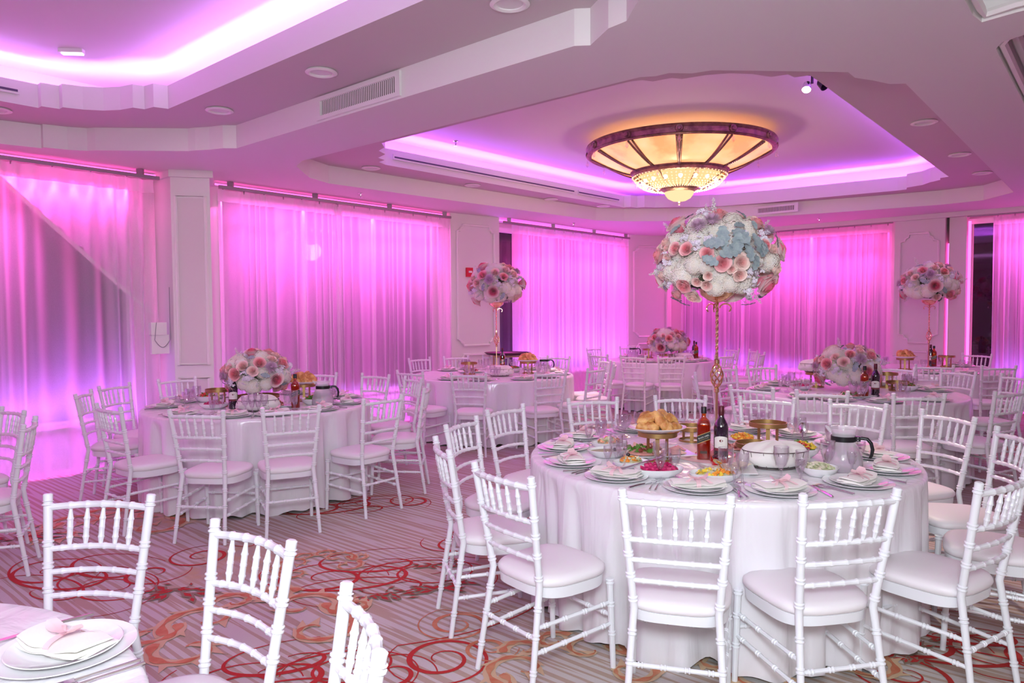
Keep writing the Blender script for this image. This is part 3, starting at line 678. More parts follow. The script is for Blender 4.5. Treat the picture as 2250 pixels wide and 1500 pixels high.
def mk_napkin(seed=1, W=.115, D=.062):
    def f():
        t = thing('folded_napkin', '', 'napkin'); rnd = random.Random(seed); nb = MB()
        for k in range(3):
            z0 = .0+.008*k; c = 18; r = 6; V = []; sh = rnd.uniform(-.006,.006); w = W-.004*k; tw = rnd.uniform(-.12,.12)
            for sgn in (0,1):
                for j in range(r+1):
                    for i in range(c+1):
                        x = -w+2*w*i/c; e = 1-.42*math.exp(-(x/.022)**2)*(1 if k == 2 else .3); y = (-D+2*D*j/r)*e*(1-.25*(x/w)**2)+sh
                        z = z0+(.0065 if sgn else 0)*(1-.8*abs(2*j/r-1)**3)+.004*math.sin(x*38+k*2+y*20)*(.4+k*.3)+.006*(x/w)**2
                        V.append((x*math.cos(tw)-y*math.sin(tw), x*math.sin(tw)+y*math.cos(tw), z+.003))
            n = (r+1)*(c+1)
            F1 = [(j*(c+1)+i, (j+1)*(c+1)+i, (j+1)*(c+1)+i+1, j*(c+1)+i+1) for j in range(r) for i in range(c)]
            F2 = [tuple(n+q_ for q_ in reversed(f_)) for f_ in F1]
            ed = [j*(c+1) for j in range(r+1)]; ed2 = [j*(c+1)+c for j in range(r+1)]
            F3 = [(ed[j],n+ed[j],n+ed[j+1],ed[j+1]) for j in range(r)]+[(ed2[j+1],n+ed2[j+1],n+ed2[j],ed2[j]) for j in range(r)]
            F3 += [(i+1,n+i+1,n+i,i) for i in range(c)]+[(r*(c+1)+i,n+r*(c+1)+i,n+r*(c+1)+i+1,r*(c+1)+i+1) for i in range(c)]
            nb.add(V, F1+F2+F3)
        obj('cloth', nb, NAPK, t, smooth=60)
        rb = MB()
        band = [(.013*math.cos(a)*0, .048*math.cos(a), .016+.0185*math.sin(a)) for a in [2*PI*k/20 for k in range(20)]]
        rb.add([(s*.010,y,z) for s in (-1,1) for _,y,z in band], [(i,(i+1)%20,20+(i+1)%20,20+i) for i in range(20)])
        for s in (-1,1):   # bow loops and tails
            lp = [(s*(.045*math.sin(a)), .0+.016*math.sin(2*a)*.6, .036+.020*abs(math.sin(a))*(1.2-abs(math.cos(a)))) for a in [PI*k/10 for k in range(11)]]
            rb.add([(x,y+o,z+(.004 if o > 0 else 0)) for o in (-.012,.012) for x,y,z in lp], [(i,i+1,12+i,11+i) for i in range(10)])
            tl = [(s*.004,0,.036),(s*.02,-.012,.044),(s*.04,-.03,.036),(s*.055,-.045,.026)]
            rb.add([(x+o,y,z) for o in (-.008,.008) for x,y,z in tl], [(i,i+1,5+i,4+i) for i in range(3)])
        obj('ribbon_bow', rb, RIBB, t, smooth=60)
        return t
    return f
napkin = Proto(mk_napkin(1)); napkin2 = Proto(mk_napkin(5, .125, .055))
def gl(H_, R_, st, bowl0, foot):
    pr = [(foot,.0),(foot*.98,.002),(foot*.3,.006),(.0055,.014),(.0048,st*.6),(.007,st)]
    for k in range(1,11):
        s = k/10; r = R_*math.sin(min(1,s*1.25)*PI/2)**.8*(1-.10*max(0,s-.55)/.45); pr.append((max(r,.007), st+(H_-st)*s))
    r = pr[-1][0]; pr += [(r-.0004,H_+.0012),(r-.0016,H_),(r-.0012,st+(H_-st)*.75),(r*.7,st+(H_-st)*.18)]
    return pr
goblet = mk('water_goblet', lambda: MB().lathe(gl(.158,.039,.045,0,.032), 22), GLASS, 'glass')
wineg = mk('wine_glass', lambda: MB().lathe(gl(.142,.033,.052,0,.029), 22), GLASS, 'glass')
cordial = mk('cordial_glass', lambda: MB().lathe(gl(.112,.0245,.040,0,.024), 18), GLASS, 'glass')
tumbler = mk('tumbler', lambda: MB().lathe([(.028,0),(.030,.004),(.035,.05),(.038,.10),(.0375,.10),(.034,.05),(.029,.008),(.001,.006)], 20), GLASS, 'glass')
def flatware(kind):
    def f():
        m = MB()
        if kind == 'fork':
            m.tube([(0,-.10,.004),(0,-.05,.005),(0,0,.007),(0,.035,.006)], [.0045,.0035,.0025,.004], 6)
            m.box((-.011,.034,.005),(.011,.055,.008))
            for k in range(4): x = -.0095+k*.00633; m.tube([(x,.053,.0065),(x,.075,.008),(x,.096,.005)], [.0017,.0016,.0008], 5)
        elif kind == 'knife':
            m.tube([(0,-.11,.005),(0,-.04,.006),(0,0,.005)], [.0055,.006,.005], 6)
            m.prism([(-.008,0),(.006,0),(.009,.05),(.007,.10),(-.002,.118),(-.008,.09)], .003, .006)
        else:
            m.tube([(0,-.10,.004),(0,-.05,.005),(0,0,.007),(0,.035,.005)], [.0045,.0035,.0025,.004], 6)
            m.lathe([(.001,.001),(.014,.003),(.020,.007),(.0195,.008),(.012,.005),(.001,.004)], 16, 0, .055, sx=.9, sy=1.35)
        return obj({'fork':'fork','knife':'table_knife','spoon':'spoon'}[kind], m, STEEL)
    def g():
        o = f(); o['category'] = kind; return o
    return Proto(g)
fork, knife, spoon = flatware('fork'), flatware('knife'), flatware('spoon')
# ================================================================== TABLES
TZ = .76
def cloth_mesh(R, seed, drop=.745, amp=1):
    rnd = random.Random(seed); N = 300; m = MB(); V = []
    ws = [(k, rnd.uniform(0,6.3), rnd.uniform(.3,1)) for k in (9,14,21,29,38)]
    def fold(a): 
        s = sum(w_*math.sin(k*a+p) for k,p,w_ in ws)/2.2; return math.copysign(abs(s)**.8, s)
    rings = [(0,.0),(R*.5,.0),(R*.96,.0),(R-.012,-.001),(R-.003,-.005),(R+.002,-.014),(R+.005,-.03)]
    hs = [.07,.14,.24,.36,.48,.60,.69,.73,drop]
    for r, dz in rings:
        for i in range(N): a = 2*PI*i/N; V.append((r*math.cos(a), r*math.sin(a), dz))
    for h_ in hs:
        t = h_/drop
        for i in range(N):
            a = 2*PI*i/N; fo = fold(a+.05*t*math.sin(5*a+seed)); r = R+.006+.012*t+(.11*t**.6*(fo if fo < 0 else fo*.16))*amp
            if t > .9: r += .012*math.sin(a*41+seed)*(t-.9)*10*.6
            V.append((r*math.cos(a), r*math.sin(a), -h_ + (.012*math.sin(a*13+seed)+.010*math.sin(a*29) if t > .97 else 0)))
    n = len(rings)+len(hs)
    Fs = [(j*N+i, (j+1)*N+i, (j+1)*N+(i+1)%N, j*N+(i+1)%N) for j in range(n-1) for i in range(N)]
    V.append((0,0,0)); 
    return m.add(V, Fs)
WOOD = mat('plywood', (.45,.30,.17), .6)
#            centre          R     chair ring
TABLES = {'T1':((1.14,4.02),1.035,1.525),'T2':((-2.24,6.36),.955,1.47),'T3':((-.25,9.22),1.03,1.54),'T4':((2.42,11.75),.85,1.40),
          'T5':((3.33,7.02),.99,1.49),'T6':((5.6,9.6),.93,1.40),'T0':((-1.64,1.04),.98,1.4)}
TNAME = {'T1':'nearest right table','T2':'left table','T3':'centre back table','T4':'far corner table','T5':'right middle table','T6':'far right table','T0':'cropped front table','T7':'cut off left table'}
TDESC = {'T1':'white satin floor-length cloth on the largest, nearest table at right','T2':'white satin cloth on the round table at left before the column',
 'T3':'white satin cloth on the centre back table under the tall side centrepiece','T4':'white cloth on the round table in the far corner','T5':'white cloth on the middle table right of the tall centrepiece stem',
 'T6':'white cloth on the far right table before the framed pier','T0':'white cloth on the table cropped by the lower left corner'}
CHAIRS = {
'T1':[((1365,1074),(1608,1087)),((1750,1082),(1966,1066)),((1045,1014),(1166,1048)),((959,959),(986,986)),((983,932),(1052,914)),((1073,900),(1152,887)),((1252,876),(1362,873)),((1437,869),(1554,869)),((1625,870),(1746,874)),((1822.5,877),(1948,887)),((2023,898),(2145,917)),(2.66,3.78),((2130,1057),(2236,1029)),(2.47,3.17)],
'T2':[((179,862),(188,858)),((214,846),(288,838)),((240,882),(288,891)),((376,900),(487,902)),((578,896),(700,889)),((799,876),(881,866)),((350,834),(427,828)),((663,817),(740,817)),((793,820),(857,822)),((940,842),(932,853)),((892,828),(923,829))],
'T3':[((872,811),(930,815)),((886,785),(941,782)),((964,780),(1021,778)),((1061,778),(1118,780)),((1202,779),(1253,780)),((989,818),(1070,819)),((1173.5,814),(1247,812)),((1288,807),(1332,803)),((1310,785),(1349,787)),((1361,792),(1363,789))],
'T4':[((1361,777),(1421,779)),((1444,779),(1507,780)),((1563,780),(1621,779)),((1294,774),(1336,775)),((1287,758),(1322,758)),((1362,754),(1405,753)),((1587,758),(1630,758)),(3.95,11.75),(3.80,10.92)],
'T5':[((1748,856),(1865,859)),((1959,864),(2080,864)),((1608,846),(1696,852)),((1514,824),(1540,812)),((1644,804),(1704,804)),((1946,801),(1992,806)),((2181,859),(2245,853)),((2071,812),(2141,816)),((1572,807),(1617,805)),(4.93,7.03)],
'T6':[((2154,802),(2236,802)),((2012,800),(2095,802)),((2117,773),(2177,775)),((1784,784),(1794,780))],
'T7':[((4,892),(52,902)),((48,932),(79,914))],
'T0':[((108,1086),(327,1086)),((469,1140),(641,1188)),((759,1282),(831,1429))]}
TABLES['T7'] = ((-4.25,3.6),.93,1.5)
ORD = ['leftmost','second from left','third from left','fourth from left','fifth from left','sixth from left','seventh from left','eighth from left','ninth from left']
SEATS = {}
ct0 = None
for T, lst in CHAIRS.items():
    (cx, cy), R, rr = TABLES[T]; S = []
    for c in lst:
        use = None
        if isinstance(c[0], tuple):
            A, B = at(*c[0],.915), at(*c[1],.915); m = Vector(((A[0]+B[0])/2,(A[1]+B[1])/2)); wd = math.dist(A,B)
            if abs(wd-.385) < .05 and m.length < 7: use = (Vector(B)-Vector(A)).normalized()
        else: m = Vector(c)
        rv = m-Vector((cx,cy))
        if m.length > 7.6 and T != 'T7' and isinstance(c[0],tuple):      # far: slide along the sight line onto the table's ring
            d = m.normalized(); cc = Vector((cx,cy)); b_ = d.dot(cc); disc = b_*b_-(cc.length_squared-rr*rr)
            if disc > 0:
                s_ = math.sqrt(disc); t1, t2 = b_-s_, b_+s_; m = d*(t1 if abs(t1-m.length) < abs(t2-m.length) else t2)
            else: m = cc + (d*b_-cc).normalized()*rr
            rv = m-Vector((cx,cy))
            for _ in range(80):    # keep clear of the walls
                u, v = old_uv(m.x, m.y)
                if v > (7.12 if u < 7.6 else 6.9): m -= Vector((-math.cos(TH),math.sin(TH)))*.02
                elif u > 12.1: m -= Vector((math.sin(TH),math.cos(TH)))*.02
                else: break
        rv = rv.normalized()
        face = -rv                                   # chair looks at the table
        if use is not None:
            f2 = Vector((-use.y,use.x))
            if f2.dot(face) < 0: f2 = -f2
            if f2.dot(face) > .80: face = (f2*.8+face*.2).normalized()
        base = m+face*.262; off_ = base-Vector((cx,cy))
        if T not in ('T7','T0') and off_.length < R+.185: base = Vector((cx,cy))+off_.normalized()*min(R+.185, off_.length+(.03 if T == 'T1' else .2))   # seat front stays clear of the cloth
        S.append([base, math.atan2(face.y,face.x)-PI/2, math.atan2(rv.y,rv.x)])
    SEATS[T] = S
    near = [s for s in S if s[0].y < cy]; far = [s for s in S if s[0].y >= cy]
    for side, L_ in (('near side',near),('far side',far)):
        L_.sort(key=lambda s: s[0].x/s[0].y)
        for k, s in enumerate(L_):
            s.append('%s on the %s of the %s'%(ORD[k],side,TNAME[T]) if len(L_) > 1 else 'on the %s of the %s'%(side,TNAME[T]))
            put_chair(s[0].x, s[0].y, s[1], 'white chiavari chair, '+s[3], 'white chairs around the '+TNAME[T])
for T, ((cx,cy),R,rr) in TABLES.items():
    if T == 'T7': continue
    cl_ = obj('tablecloth', cloth_mesh(R, len(T)*7+ord(T[1])), SATIN, None, (cx,cy,TZ), smooth=70)
    tag(cl_, TDESC[T], 'tablecloth', 'white floor-length tablecloths')
    t = thing('banquet_table', 'round banquet table carrying the white cloth of the '+TNAME[T], 'table', (cx,cy,0), 0, 'round banquet tables')
    obj('tabletop', MB().lathe([(R-.02,TZ-.035),(R-.012,TZ-.03),(R-.012,TZ-.008),(R-.02,TZ-.004)], 60, capt=True), WOOD, t)
    for k in range(4):
        a = PI/4+k*PI/2; obj('leg', MB().tube([(.62*math.cos(a),.62*math.sin(a),TZ-.035),(.62*math.cos(a),.62*math.sin(a),0)], .016, 8), STEEL, t)
# ---- place settings
rnd = random.Random(4)
ALLSET = {'T1':1,'T2':1,'T3':1,'T4':0,'T5':1,'T6':0,'T0':1}
EXTRA = {'T1':[],'T2':[],'T3':[],'T4':[],'T5':[],'T6':[-2.6,-2.0,2.7,.3],'T0':[2.4,-.2]}
for T in ALLSET:
    (cx,cy),R,rr = TABLES[T]
    ps = [(s[2],s[3]) for s in SEATS[T]]
    if T == 'T6': ps += [(a_, '%s of the far right table'%n_) for a_, n_ in ((2.7,'at the far left'),(.5,'at the far right'))]
    if T == 'T4': ps = [p_ for p_ in ps]
    # keep the places apart
    ps.sort()
    if T == 'T0': ps = [(1.60,'on the far side of the cropped front table'),(.85,'at the right edge of the cropped front table')]
    for a_, nm in ps:
        c, s = math.cos(a_), math.sin(a_); d = R-(.175 if T != 'T0' else .12)
        x, y = cx+d*c, cy+d*s; rz = a_+PI/2
        z = TZ+.001; G = 'of the '+TNAME[T]
        charger.put((x,y,z), 0, 'white charger plate '+nm, 'charger plates '+G)
        dinner.put((x,y,z+.0065), 0, 'white dinner plate '+nm, 'dinner plates '+G)
        ra = rnd.uniform(-.35,.35)
        (napkin if rnd.random() < .6 else napkin2).put((x,y,z+.013), rz+ra, 'ribbon-tied cream napkin '+nm, 'napkins '+G)
        def rel(tx, ry): return (x-s*tx-c*ry, y+c*tx-s*ry, z)     # tx sideways, ry inwards
        j = lambda: rnd.uniform(-.01,.01)
        if T == 'T0' : 
            goblet.put(rel(.13+j(),.20+j()), 0, 'stemmed water goblet '+nm, 'water goblets '+G)
        else:
            sd = rnd.choice((1,1,-1))
            goblet.put(rel(sd*(.10)+j(),.215+j()), 0, 'stemmed water goblet '+nm, 'water goblets '+G)
            wineg.put(rel(sd*.185+j(),.20+j()), 0, 'medium wine glass '+nm, 'wine glasses '+G)
            if T in ('T1','T2','T3','T5'): cordial.put(rel(sd*.155+j(),.135+j()*0), 0, 'small cordial glass '+nm, 'cordial glasses '+G)
        if T in ('T1','T2','T0'):
            r_ = math.atan2(-s,-c)-PI/2
            for dx, pr_, nn in ((.180,knife,'table knife'),(-.178,fork,'table fork'),(-.204,fork,'outer salad fork')):
                if T == 'T2' and nn.startswith('outer'): continue
                xx, yy, zz = rel(dx,-.01 if dx > 0 else 0.)
                pr_.put((xx,yy,zz), r_+rnd.uniform(-.06,.06), nn+' '+nm, nn.split()[-1]+'s '+G)
# ================================================================== FLOWERS
def radial_mat(name, c0, c1, r0=.08, r1=.42, rough=.6):
    m = bpy.data.materials.new(name); m.use_nodes = True; nt = m.node_tree; N = nt.nodes.new; L = nt.links.new
    b = nt.nodes['Principled BSDF']; b.inputs['Roughness'].default_value = rough; b.inputs['Sheen Weight'].default_value = .2
    tc = N('ShaderNodeTexCoord'); sp = N('ShaderNodeVectorMath'); sp.operation = 'MULTIPLY'; sp.inputs[1].default_value = (1,1,0)
    ln = N('ShaderNodeVectorMath'); ln.operation = 'LENGTH'; L(tc.outputs['Object'], sp.inputs[0]); L(sp.outputs[0], ln.inputs[0])
    r = N('ShaderNodeValToRGB'); r.color_ramp.elements[0].position = r0; r.color_ramp.elements[1].position = r1
    r.color_ramp.elements[0].color = (*c0,1); r.color_ramp.elements[1].color = (*c1,1)
    L(ln.outputs['Value'], r.inputs['Fac']); L(r.outputs['Color'], b.inputs['Base Color']); return m
RC = radial_mat('coral_rose_petals', (.84,.20,.26), (.93,.50,.52)); RP = radial_mat('pale_rose_petals', (.91,.46,.44), (.92,.68,.62), .05, .34)
RG = radial_mat('garden_rose_petals', (.80,.13,.24), (.93,.66,.68), .22, .40)
HY = mat('cream_hydrangea_petals', (.90,.86,.82), .65, noise=((.90,.80,.70),5)); CHM = radial_mat('lilac_chrysanthemum_petals', (.50,.28,.42), (.72,.50,.66), .1, .45)
STK = mat('lilac_stock_petals', (.82,.74,.84), .6); LF = mat('silver_green_leaf', (.34,.40,.41), .7, noise=((.24,.30,.33),6)); STG = mat('green_stem', (.20,.27,.12), .6); CORE = mat('dark_foliage', (.09,.08,.05), .8)
def rose_mesh(name, mt, seed=1, N_=17, opn=1.0):
    rnd = random.Random(seed); m = MB()
    for i in range(N_):
        k = i/(N_-1); a0 = i*2.4+rnd.uniform(-.2,.2); R_ = .05+.40*k**.85; hw = 1.15-.25*k; top = .40-.20*k*opn; V = []; gi, gj = 6, 4
        for j in range(gj+1):
            tt = j/gj
            for s_ in range(gi+1):
                s = s_/gi*2-1; a = a0+s*hw
                rr = R_*(.30+.70*tt**.55)*(1+.04*s)+(.10*k)*tt**4*(1-.3*abs(s))-.03*(1-tt)
                z = -.22+(top+.22)*tt**.8-.10*k*s*s*tt-.05*k*tt**5
                V.append((rr*math.cos(a), rr*math.sin(a), z))
        m.add(V, [(j*(gi+1)+s,j*(gi+1)+s+1,(j+1)*(gi+1)+s+1,(j+1)*(gi+1)+s) for j in range(gj) for s in range(gi)])
    m.lathe([(.001,-.30),(.10,-.26),(.24,-.16),(.30,-.04)], 10)
    return m.mesh(name, mt, 80)
def hyd_mesh():
    m = MB(); rnd = random.Random(3); n = 210; g = PI*(3-5**.5)
    for i in range(n):
        z = 1-1.75*i/n; r = math.sqrt(max(0,1-z*z)); c = Vector((r*math.cos(g*i), r*math.sin(g*i), z)); rr = .43+rnd.uniform(-.03,.035)
        nn = (c+Vector((rnd.uniform(-.3,.3),)*3)*.5).normalized(); Q = nn.to_track_quat('Z','Y'); p = c*rr; a0 = rnd.uniform(0,1.6)
        for k in range(4):
            a = a0+k*PI/2; e = .072
            L_ = [(0,0,0),(e*.62*math.cos(a-.6),e*.62*math.sin(a-.6),.012),(e*math.cos(a),e*math.sin(a),-.004),(e*.62*math.cos(a+.6),e*.62*math.sin(a+.6),.012)]
            m.add([p+Q@Vector(v) for v in L_], [(0,1,2,3)])
    m.lathe([(.001,-.40),(.30,-.24),(.40,0),(.30,.24),(.001,.39)], 14)
    return m.mesh('hydrangea', HY, False)
def chrys_mesh():
    m = MB(); rnd = random.Random(4)
    for i in range(150):
        k = i/150; a = i*2.4; el = 1.35*(1-k)**.8-.25; L_ = .28+.20*k+rnd.uniform(-.03,.03); d = Vector((math.cos(a)*math.cos(el), math.sin(a)*math.cos(el), math.sin(el)))
        s = d.cross(Vector((0,0,1))).normalized()*.014; up = Vector((0,0,.05))
        p0, p1, p2 = d*.05, d*L_*.7+up*.2, d*L_+up
        m.add([p0-s,p0+s,p1+s*1.2,p1-s*1.2,p2+s*.5,p2-s*.5], [(0,1,2,3),(3,2,4,5)])
    m.lathe([(.001,-.15),(.16,-.08),(.2,.02),(.12,.1),(.001,.13)], 10)
    return m.mesh('chrysanthemum', CHM, False)
def stock_mesh():
    m = MB(); rnd = random.Random(5)
    for i in range(16):
        c = Vector((rnd.gauss(0,.20), rnd.gauss(0,.20), rnd.uniform(-.05,.30))); Q = (Vector((c.x*2,c.y*2,.6))).normalized().to_track_quat('Z','Y')
        for k in range(5):
            a = k*1.2566+i; e = .15
            L_ = [(0,0,-.02),(e*.7*math.cos(a-.5),e*.7*math.sin(a-.5),.02),(e*math.cos(a),e*math.sin(a),.0),(e*.7*math.cos(a+.5),e*.7*math.sin(a+.5),.03)]
            m.add([c+Q@Vector(v) for v in L_], [(0,1,2,3)])
    m.lathe([(.001,-.3),(.2,-.1),(.15,.1),(.001,.2)], 8)
    return m.mesh('stock_blossom', STK, False)
def leaf_mesh():
    m = MB(); V = []; n = 12
    for i in range(n+1):
        t = i/n; w_ = .26*math.sin(PI*min(1,t*.9+.08))**.7*(1+.22*math.sin(t*26)); 
        for s in (-1,0,1): V.append((s*w_, -.1+1.0*t, .07*math.sin(t*3)+(.06 if s else 0)+.02*math.sin(t*20+s)))
    m.add(V, [(i*3+s,i*3+s+1,(i+1)*3+s+1,(i+1)*3+s) for i in range(n) for s in (0,1)])
    return m.mesh('leaf', LF, 80)
def sprig_mesh():
    m = MB(); m.tube([(0,0,-.4),(.02,0,0),(.0,.02,.35),(.03,0,.62)], [.02,.018,.014,.01], 5); rnd = random.Random(6)
    for k in range(16):
        z = -.05+.66*k/16; a = k*2.4; r = .10*(1-.5*k/16); s = .055*(1-.4*k/16)
        m.lathe([(.001,-s),(s*.8,-s*.3),(s*.9,s*.3),(.001,s)], 6, r*math.cos(a), r*math.sin(a)); m.v[-24:] = [(x,y,zz+z) for x,y,zz in m.v[-24:]]
    return m.mesh('bud_sprig', mat('pale_buds',(.62,.66,.52),.6,noise=((.85,.78,.85),4)), 80)
ME = {'coral':rose_mesh('rose',RC,1), 'pale':rose_mesh('rose',RP,2,15), 'garden':rose_mesh('rose',RG,3,26,.7), 'hyd':hyd_mesh(), 'chr':chrys_mesh(), 'stock':stock_mesh(), 'leaf':leaf_mesh(), 'sprig':sprig_mesh()}
NM = {'coral':'rose','pale':'rose','garden':'rose','hyd':'hydrangea','chr':'chrysanthemum','stock':'stock_blossom','leaf':'leaf','sprig':'bud_sprig'}
LB = {'coral':'coral pink rose','pale':'pale peach rose','garden':'large garden rose with deep pink heart'}
def put_fl(t, kind, p, nrm, d, roll):
    Q = nrm.to_track_quat('Z','Y')
    if kind == 'leaf': nrm2 = (nrm+Vector((math.sin(roll*3)*.35,0,math.cos(roll*5)*.35))).normalized(); Q = nrm2.to_track_quat('Z','Y'); p = p - (Q @ Matrix.Rotation(roll,3,'Z').to_quaternion()) @ Vector((0,d*.4,0))
    o = obj(NM[kind], ME[kind], None, t, p, None); o.rotation_mode = 'QUATERNION'; o.rotation_quaternion = Q @ Matrix.Rotation(roll,3,'Z').to_quaternion()
    o.scale = (d,)*3
    if kind in LB: o['label'] = LB[kind]
MAINF = [(600,290,230,'hyd'),(1050,330,270,'hyd'),(1290,310,290,'hyd'),(1330,760,240,'hyd'),(480,820,260,'hyd'),(620,860,200,'hyd'),(800,1130,270,'hyd'),(985,1080,260,'hyd'),(1560,1090,190,'hyd'),(1150,240,220,'hyd'),
 (620,370,220,'chr'),(770,310,220,'chr'),(1400,1020,270,'garden'),(1575,610,190,'garden'),(470,635,150,'coral'),(665,690,150,'coral'),(375,620,140,'coral'),(820,800,180,'coral'),(1025,790,180,'pale'),(925,865,115,'pale'),(1020,930,150,'pale'),
 (480,1030,180,'coral'),(590,1000,115,'pale'),(690,1035,130,'pale'),(690,935,105,'pale'),(600,1150,180,'pale'),(1580,430,140,'coral'),(1330,600,130,'coral'),(1530,870,130,'pale'),(1560,1000,130,'pale'),(300,720,120,'pale'),(270,900,120,'pale'),
 (880,230,170,'coral'),(440,1150,150,'coral'),(1650,720,150,'pale'),(1440,640,120,'pale'),(300,600,90,'pale'),
 (560,560,170,'stock'),(700,500,140,'stock'),(1370,500,190,'stock'),(1180,900,170,'stock'),(1230,1120,160,'stock'),(1340,1200,160,'stock'),(340,1010,140,'stock'),(450,480,120,'stock'),(1250,1010,120,'stock'),(800,160,130,'stock'),
 (805,110,160,'sprig'),(1500,330,190,'sprig'),(190,870,190,'sprig'),(240,1030,150,'sprig'),(1500,1240,170,'sprig'),(1240,790,160,'sprig'),(500,430,150,'sprig'),
 (830,540,240,'leaf'),(1020,540,260,'leaf'),(1180,620,260,'leaf'),(740,600,220,'leaf'),(900,690,260,'leaf'),(1150,800,190,'leaf'),(700,770,180,'leaf'),(1360,1300,150,'leaf'),(1600,1220,180,'leaf'),(1690,640,170,'leaf'),(1670,950,160,'leaf'),(430,1210,150,'leaf'),(530,1250,150,'leaf'),(1020,410,150,'leaf'),(1190,400,110,'leaf'),(1250,650,200,'leaf'),(960,610,240,'leaf'),(1080,690,200,'leaf')]
def bouquet(name_lab, loc, rx, rz, seed, main=False, n=66):
    """loc is the underside of the flower ball"""
    t = thing('bouquet', name_lab, 'flowers', loc); rnd = random.Random(seed)
    obj('foliage_core', MB().lathe([(.001,rz*.3),(rx*.45,rz*.4),(rx*.52,rz*.8),(rx*.54,rz*1.1),(rx*.36,rz*1.4),(.001,rz*1.5)], 20), CORE, t)
    ry = rx*.92; done = []
    def place(kind, x, z, d, back=False):
        k = 1-(x/rx)**2-(z/rz)**2
        if k < 0: s = 1/math.sqrt(1-k); x *= s; z *= s; k = 0
        y = -math.sqrt(k)*ry*(1 if not back else -1)
        nr = Vector((x/rx**2, y/ry**2, z/rz**2)).normalized()
        s_ = {'hyd':.80,'leaf':1.10,'sprig':1.05,'stock':.98,'garden':1.0,'chr':1.03}.get(kind,1.02)
        put_fl(t, kind, Vector((x*s_,y*s_,rz+z*s_)), nr, d, rnd.uniform(0,6.3)); done.append((x,y,z))
    if main:
        for px, py, d, k in MAINF: place(k, (px/5.556-170)/397*1.0, -((py/5.556+430)-560)/397, d/5.556/397*(1.05 if k == 'hyd' else 1.12))
    for i in range(26):      # inner layer that closes the ball
        zz = 1-1.75*(i+.5)/26; r = math.sqrt(max(0,1-zz*zz)); a = i*2.39996+seed*2; nr = Vector((r*math.cos(a),r*math.sin(a),zz))
        put_fl(t, 'hyd' if i%4 else 'stock', Vector((nr.x*rx*.66,nr.y*ry*.66,rz+nr.z*rz*.66)), nr, rx*.52, i)
    g = PI*(3-5**.5); kinds = ['hyd','coral','pale','stock','hyd','leaf','pale','coral','stock','garden','hyd','pale','chr','leaf','sprig']
    for i in range(n):
        zz = 1-1.66*(i+.5)/n; r = math.sqrt(max(0,1-zz*zz)); x, y, z = rx*r*math.cos(g*i+seed), ry*r*math.sin(g*i+seed), rz*zz
        if main and y < -.16: continue
        k = kinds[(i*7+seed)%15]; base = rx*.56
        d = base*(.8 if main else 1)*{'hyd':1.0,'coral':.72,'pale':.62,'stock':.75,'leaf':.55,'garden':.95,'chr':.9,'sprig':.8}[k]*rnd.uniform(.85,1.1)
        nr = Vector((x/rx**2, y/ry**2, z/rz**2)).normalized(); s_ = {'hyd':.82,'leaf':1.06,'sprig':1.1,'chr':1.02}.get(k,1.0)
        put_fl(t, k, Vector((x*s_,y*s_,rz+z*s_)), nr, d, rnd.uniform(0,6.3))
    return t
# ------------------------------------------------ tall gold stands
def flower_stand(x, y, lab):
    t = thing('flower_stand', lab, 'flower stand', (x,y,TZ+.003))
    obj('base', MB().lathe([(.11,0),(.115,.006),(.10,.012),(.03,.022),(.012,.04),(.012,.05)], 32), POLEG, t)
    def bar(z0, z1, r, tw, nm, n=40):
        V = []; 
        for i in range(n+1):
            k = i/n; z = z0+(z1-z0)*k
            for j in range(4): a = PI/4+j*PI/2+tw*k; V.append((r*math.cos(a), r*math.sin(a), z))
        obj(nm, MB().add(V, [(i*4+j,i*4+(j+1)%4,(i+1)*4+(j+1)%4,(i+1)*4+j) for i in range(n) for j in range(4)]), POLEG, t, smooth=False)
    bar(.04,.36,.0085,0,'lower_pole',4); bar(.55,.86,.0085,14,'twisted_pole'); bar(.51,.56,.0085,0,'joint_pole',3)
    for z in (.348,.508): obj('collar', MB().lathe([(.011,z),(.0145,z+.003),(.0145,z+.022),(.011,z+.025)], 16), POLEG, t)
    cg = []
    for k in range(6):
        p = []
        for i in range(15):
            s = i/14; r = .004+.029*math.sin(PI*s)**.8; a = k*PI/3+s*3.2; p.append((r*math.cos(a), r*math.sin(a), .372+.138*s))
        obj('cage_wire', MB().tube(p, .0045, 6), POLEG, t)
    obj('bowl', MB().lathe([(.012,.845),(.05,.86),(.09,.89),(.10,.92),(.094,.915),(.05,.87),(.001,.86)], 28), POLEG, t)
    for s in (0,2.1,4.2):
        p = [((.015+.035*(1-math.cos(a))*.9)*math.cos(s), (.015+.035*(1-math.cos(a))*.9)*math.sin(s), .815+.025*math.sin(a)) for a in [k*.5 for k in range(9)]]
        obj('scroll', MB().tube(p, .004, 6), POLEG, t)
    return t
flower_stand(1.135,3.98,'tall gold stand with a twisted cage on the nearest right table')
bouquet('big round bouquet of roses, hydrangeas and silver leaves on the nearest gold stand', (1.135,3.98,1.595), .315, .25, 1, True, 90)
flower_stand(-.20,9.25,'tall gold stand on the centre back table before the dark gap')
bouquet('pink and white flower ball on the gold stand of the centre back table', (-.20,9.25,1.62), .33, .27, 4)
flower_stand(5.57,9.6,'tall gold stand on the far right table before the framed pier')
bouquet('violet-lit flower ball on the gold stand of the far right table', (5.57,9.6,1.62), .34, .27, 8)
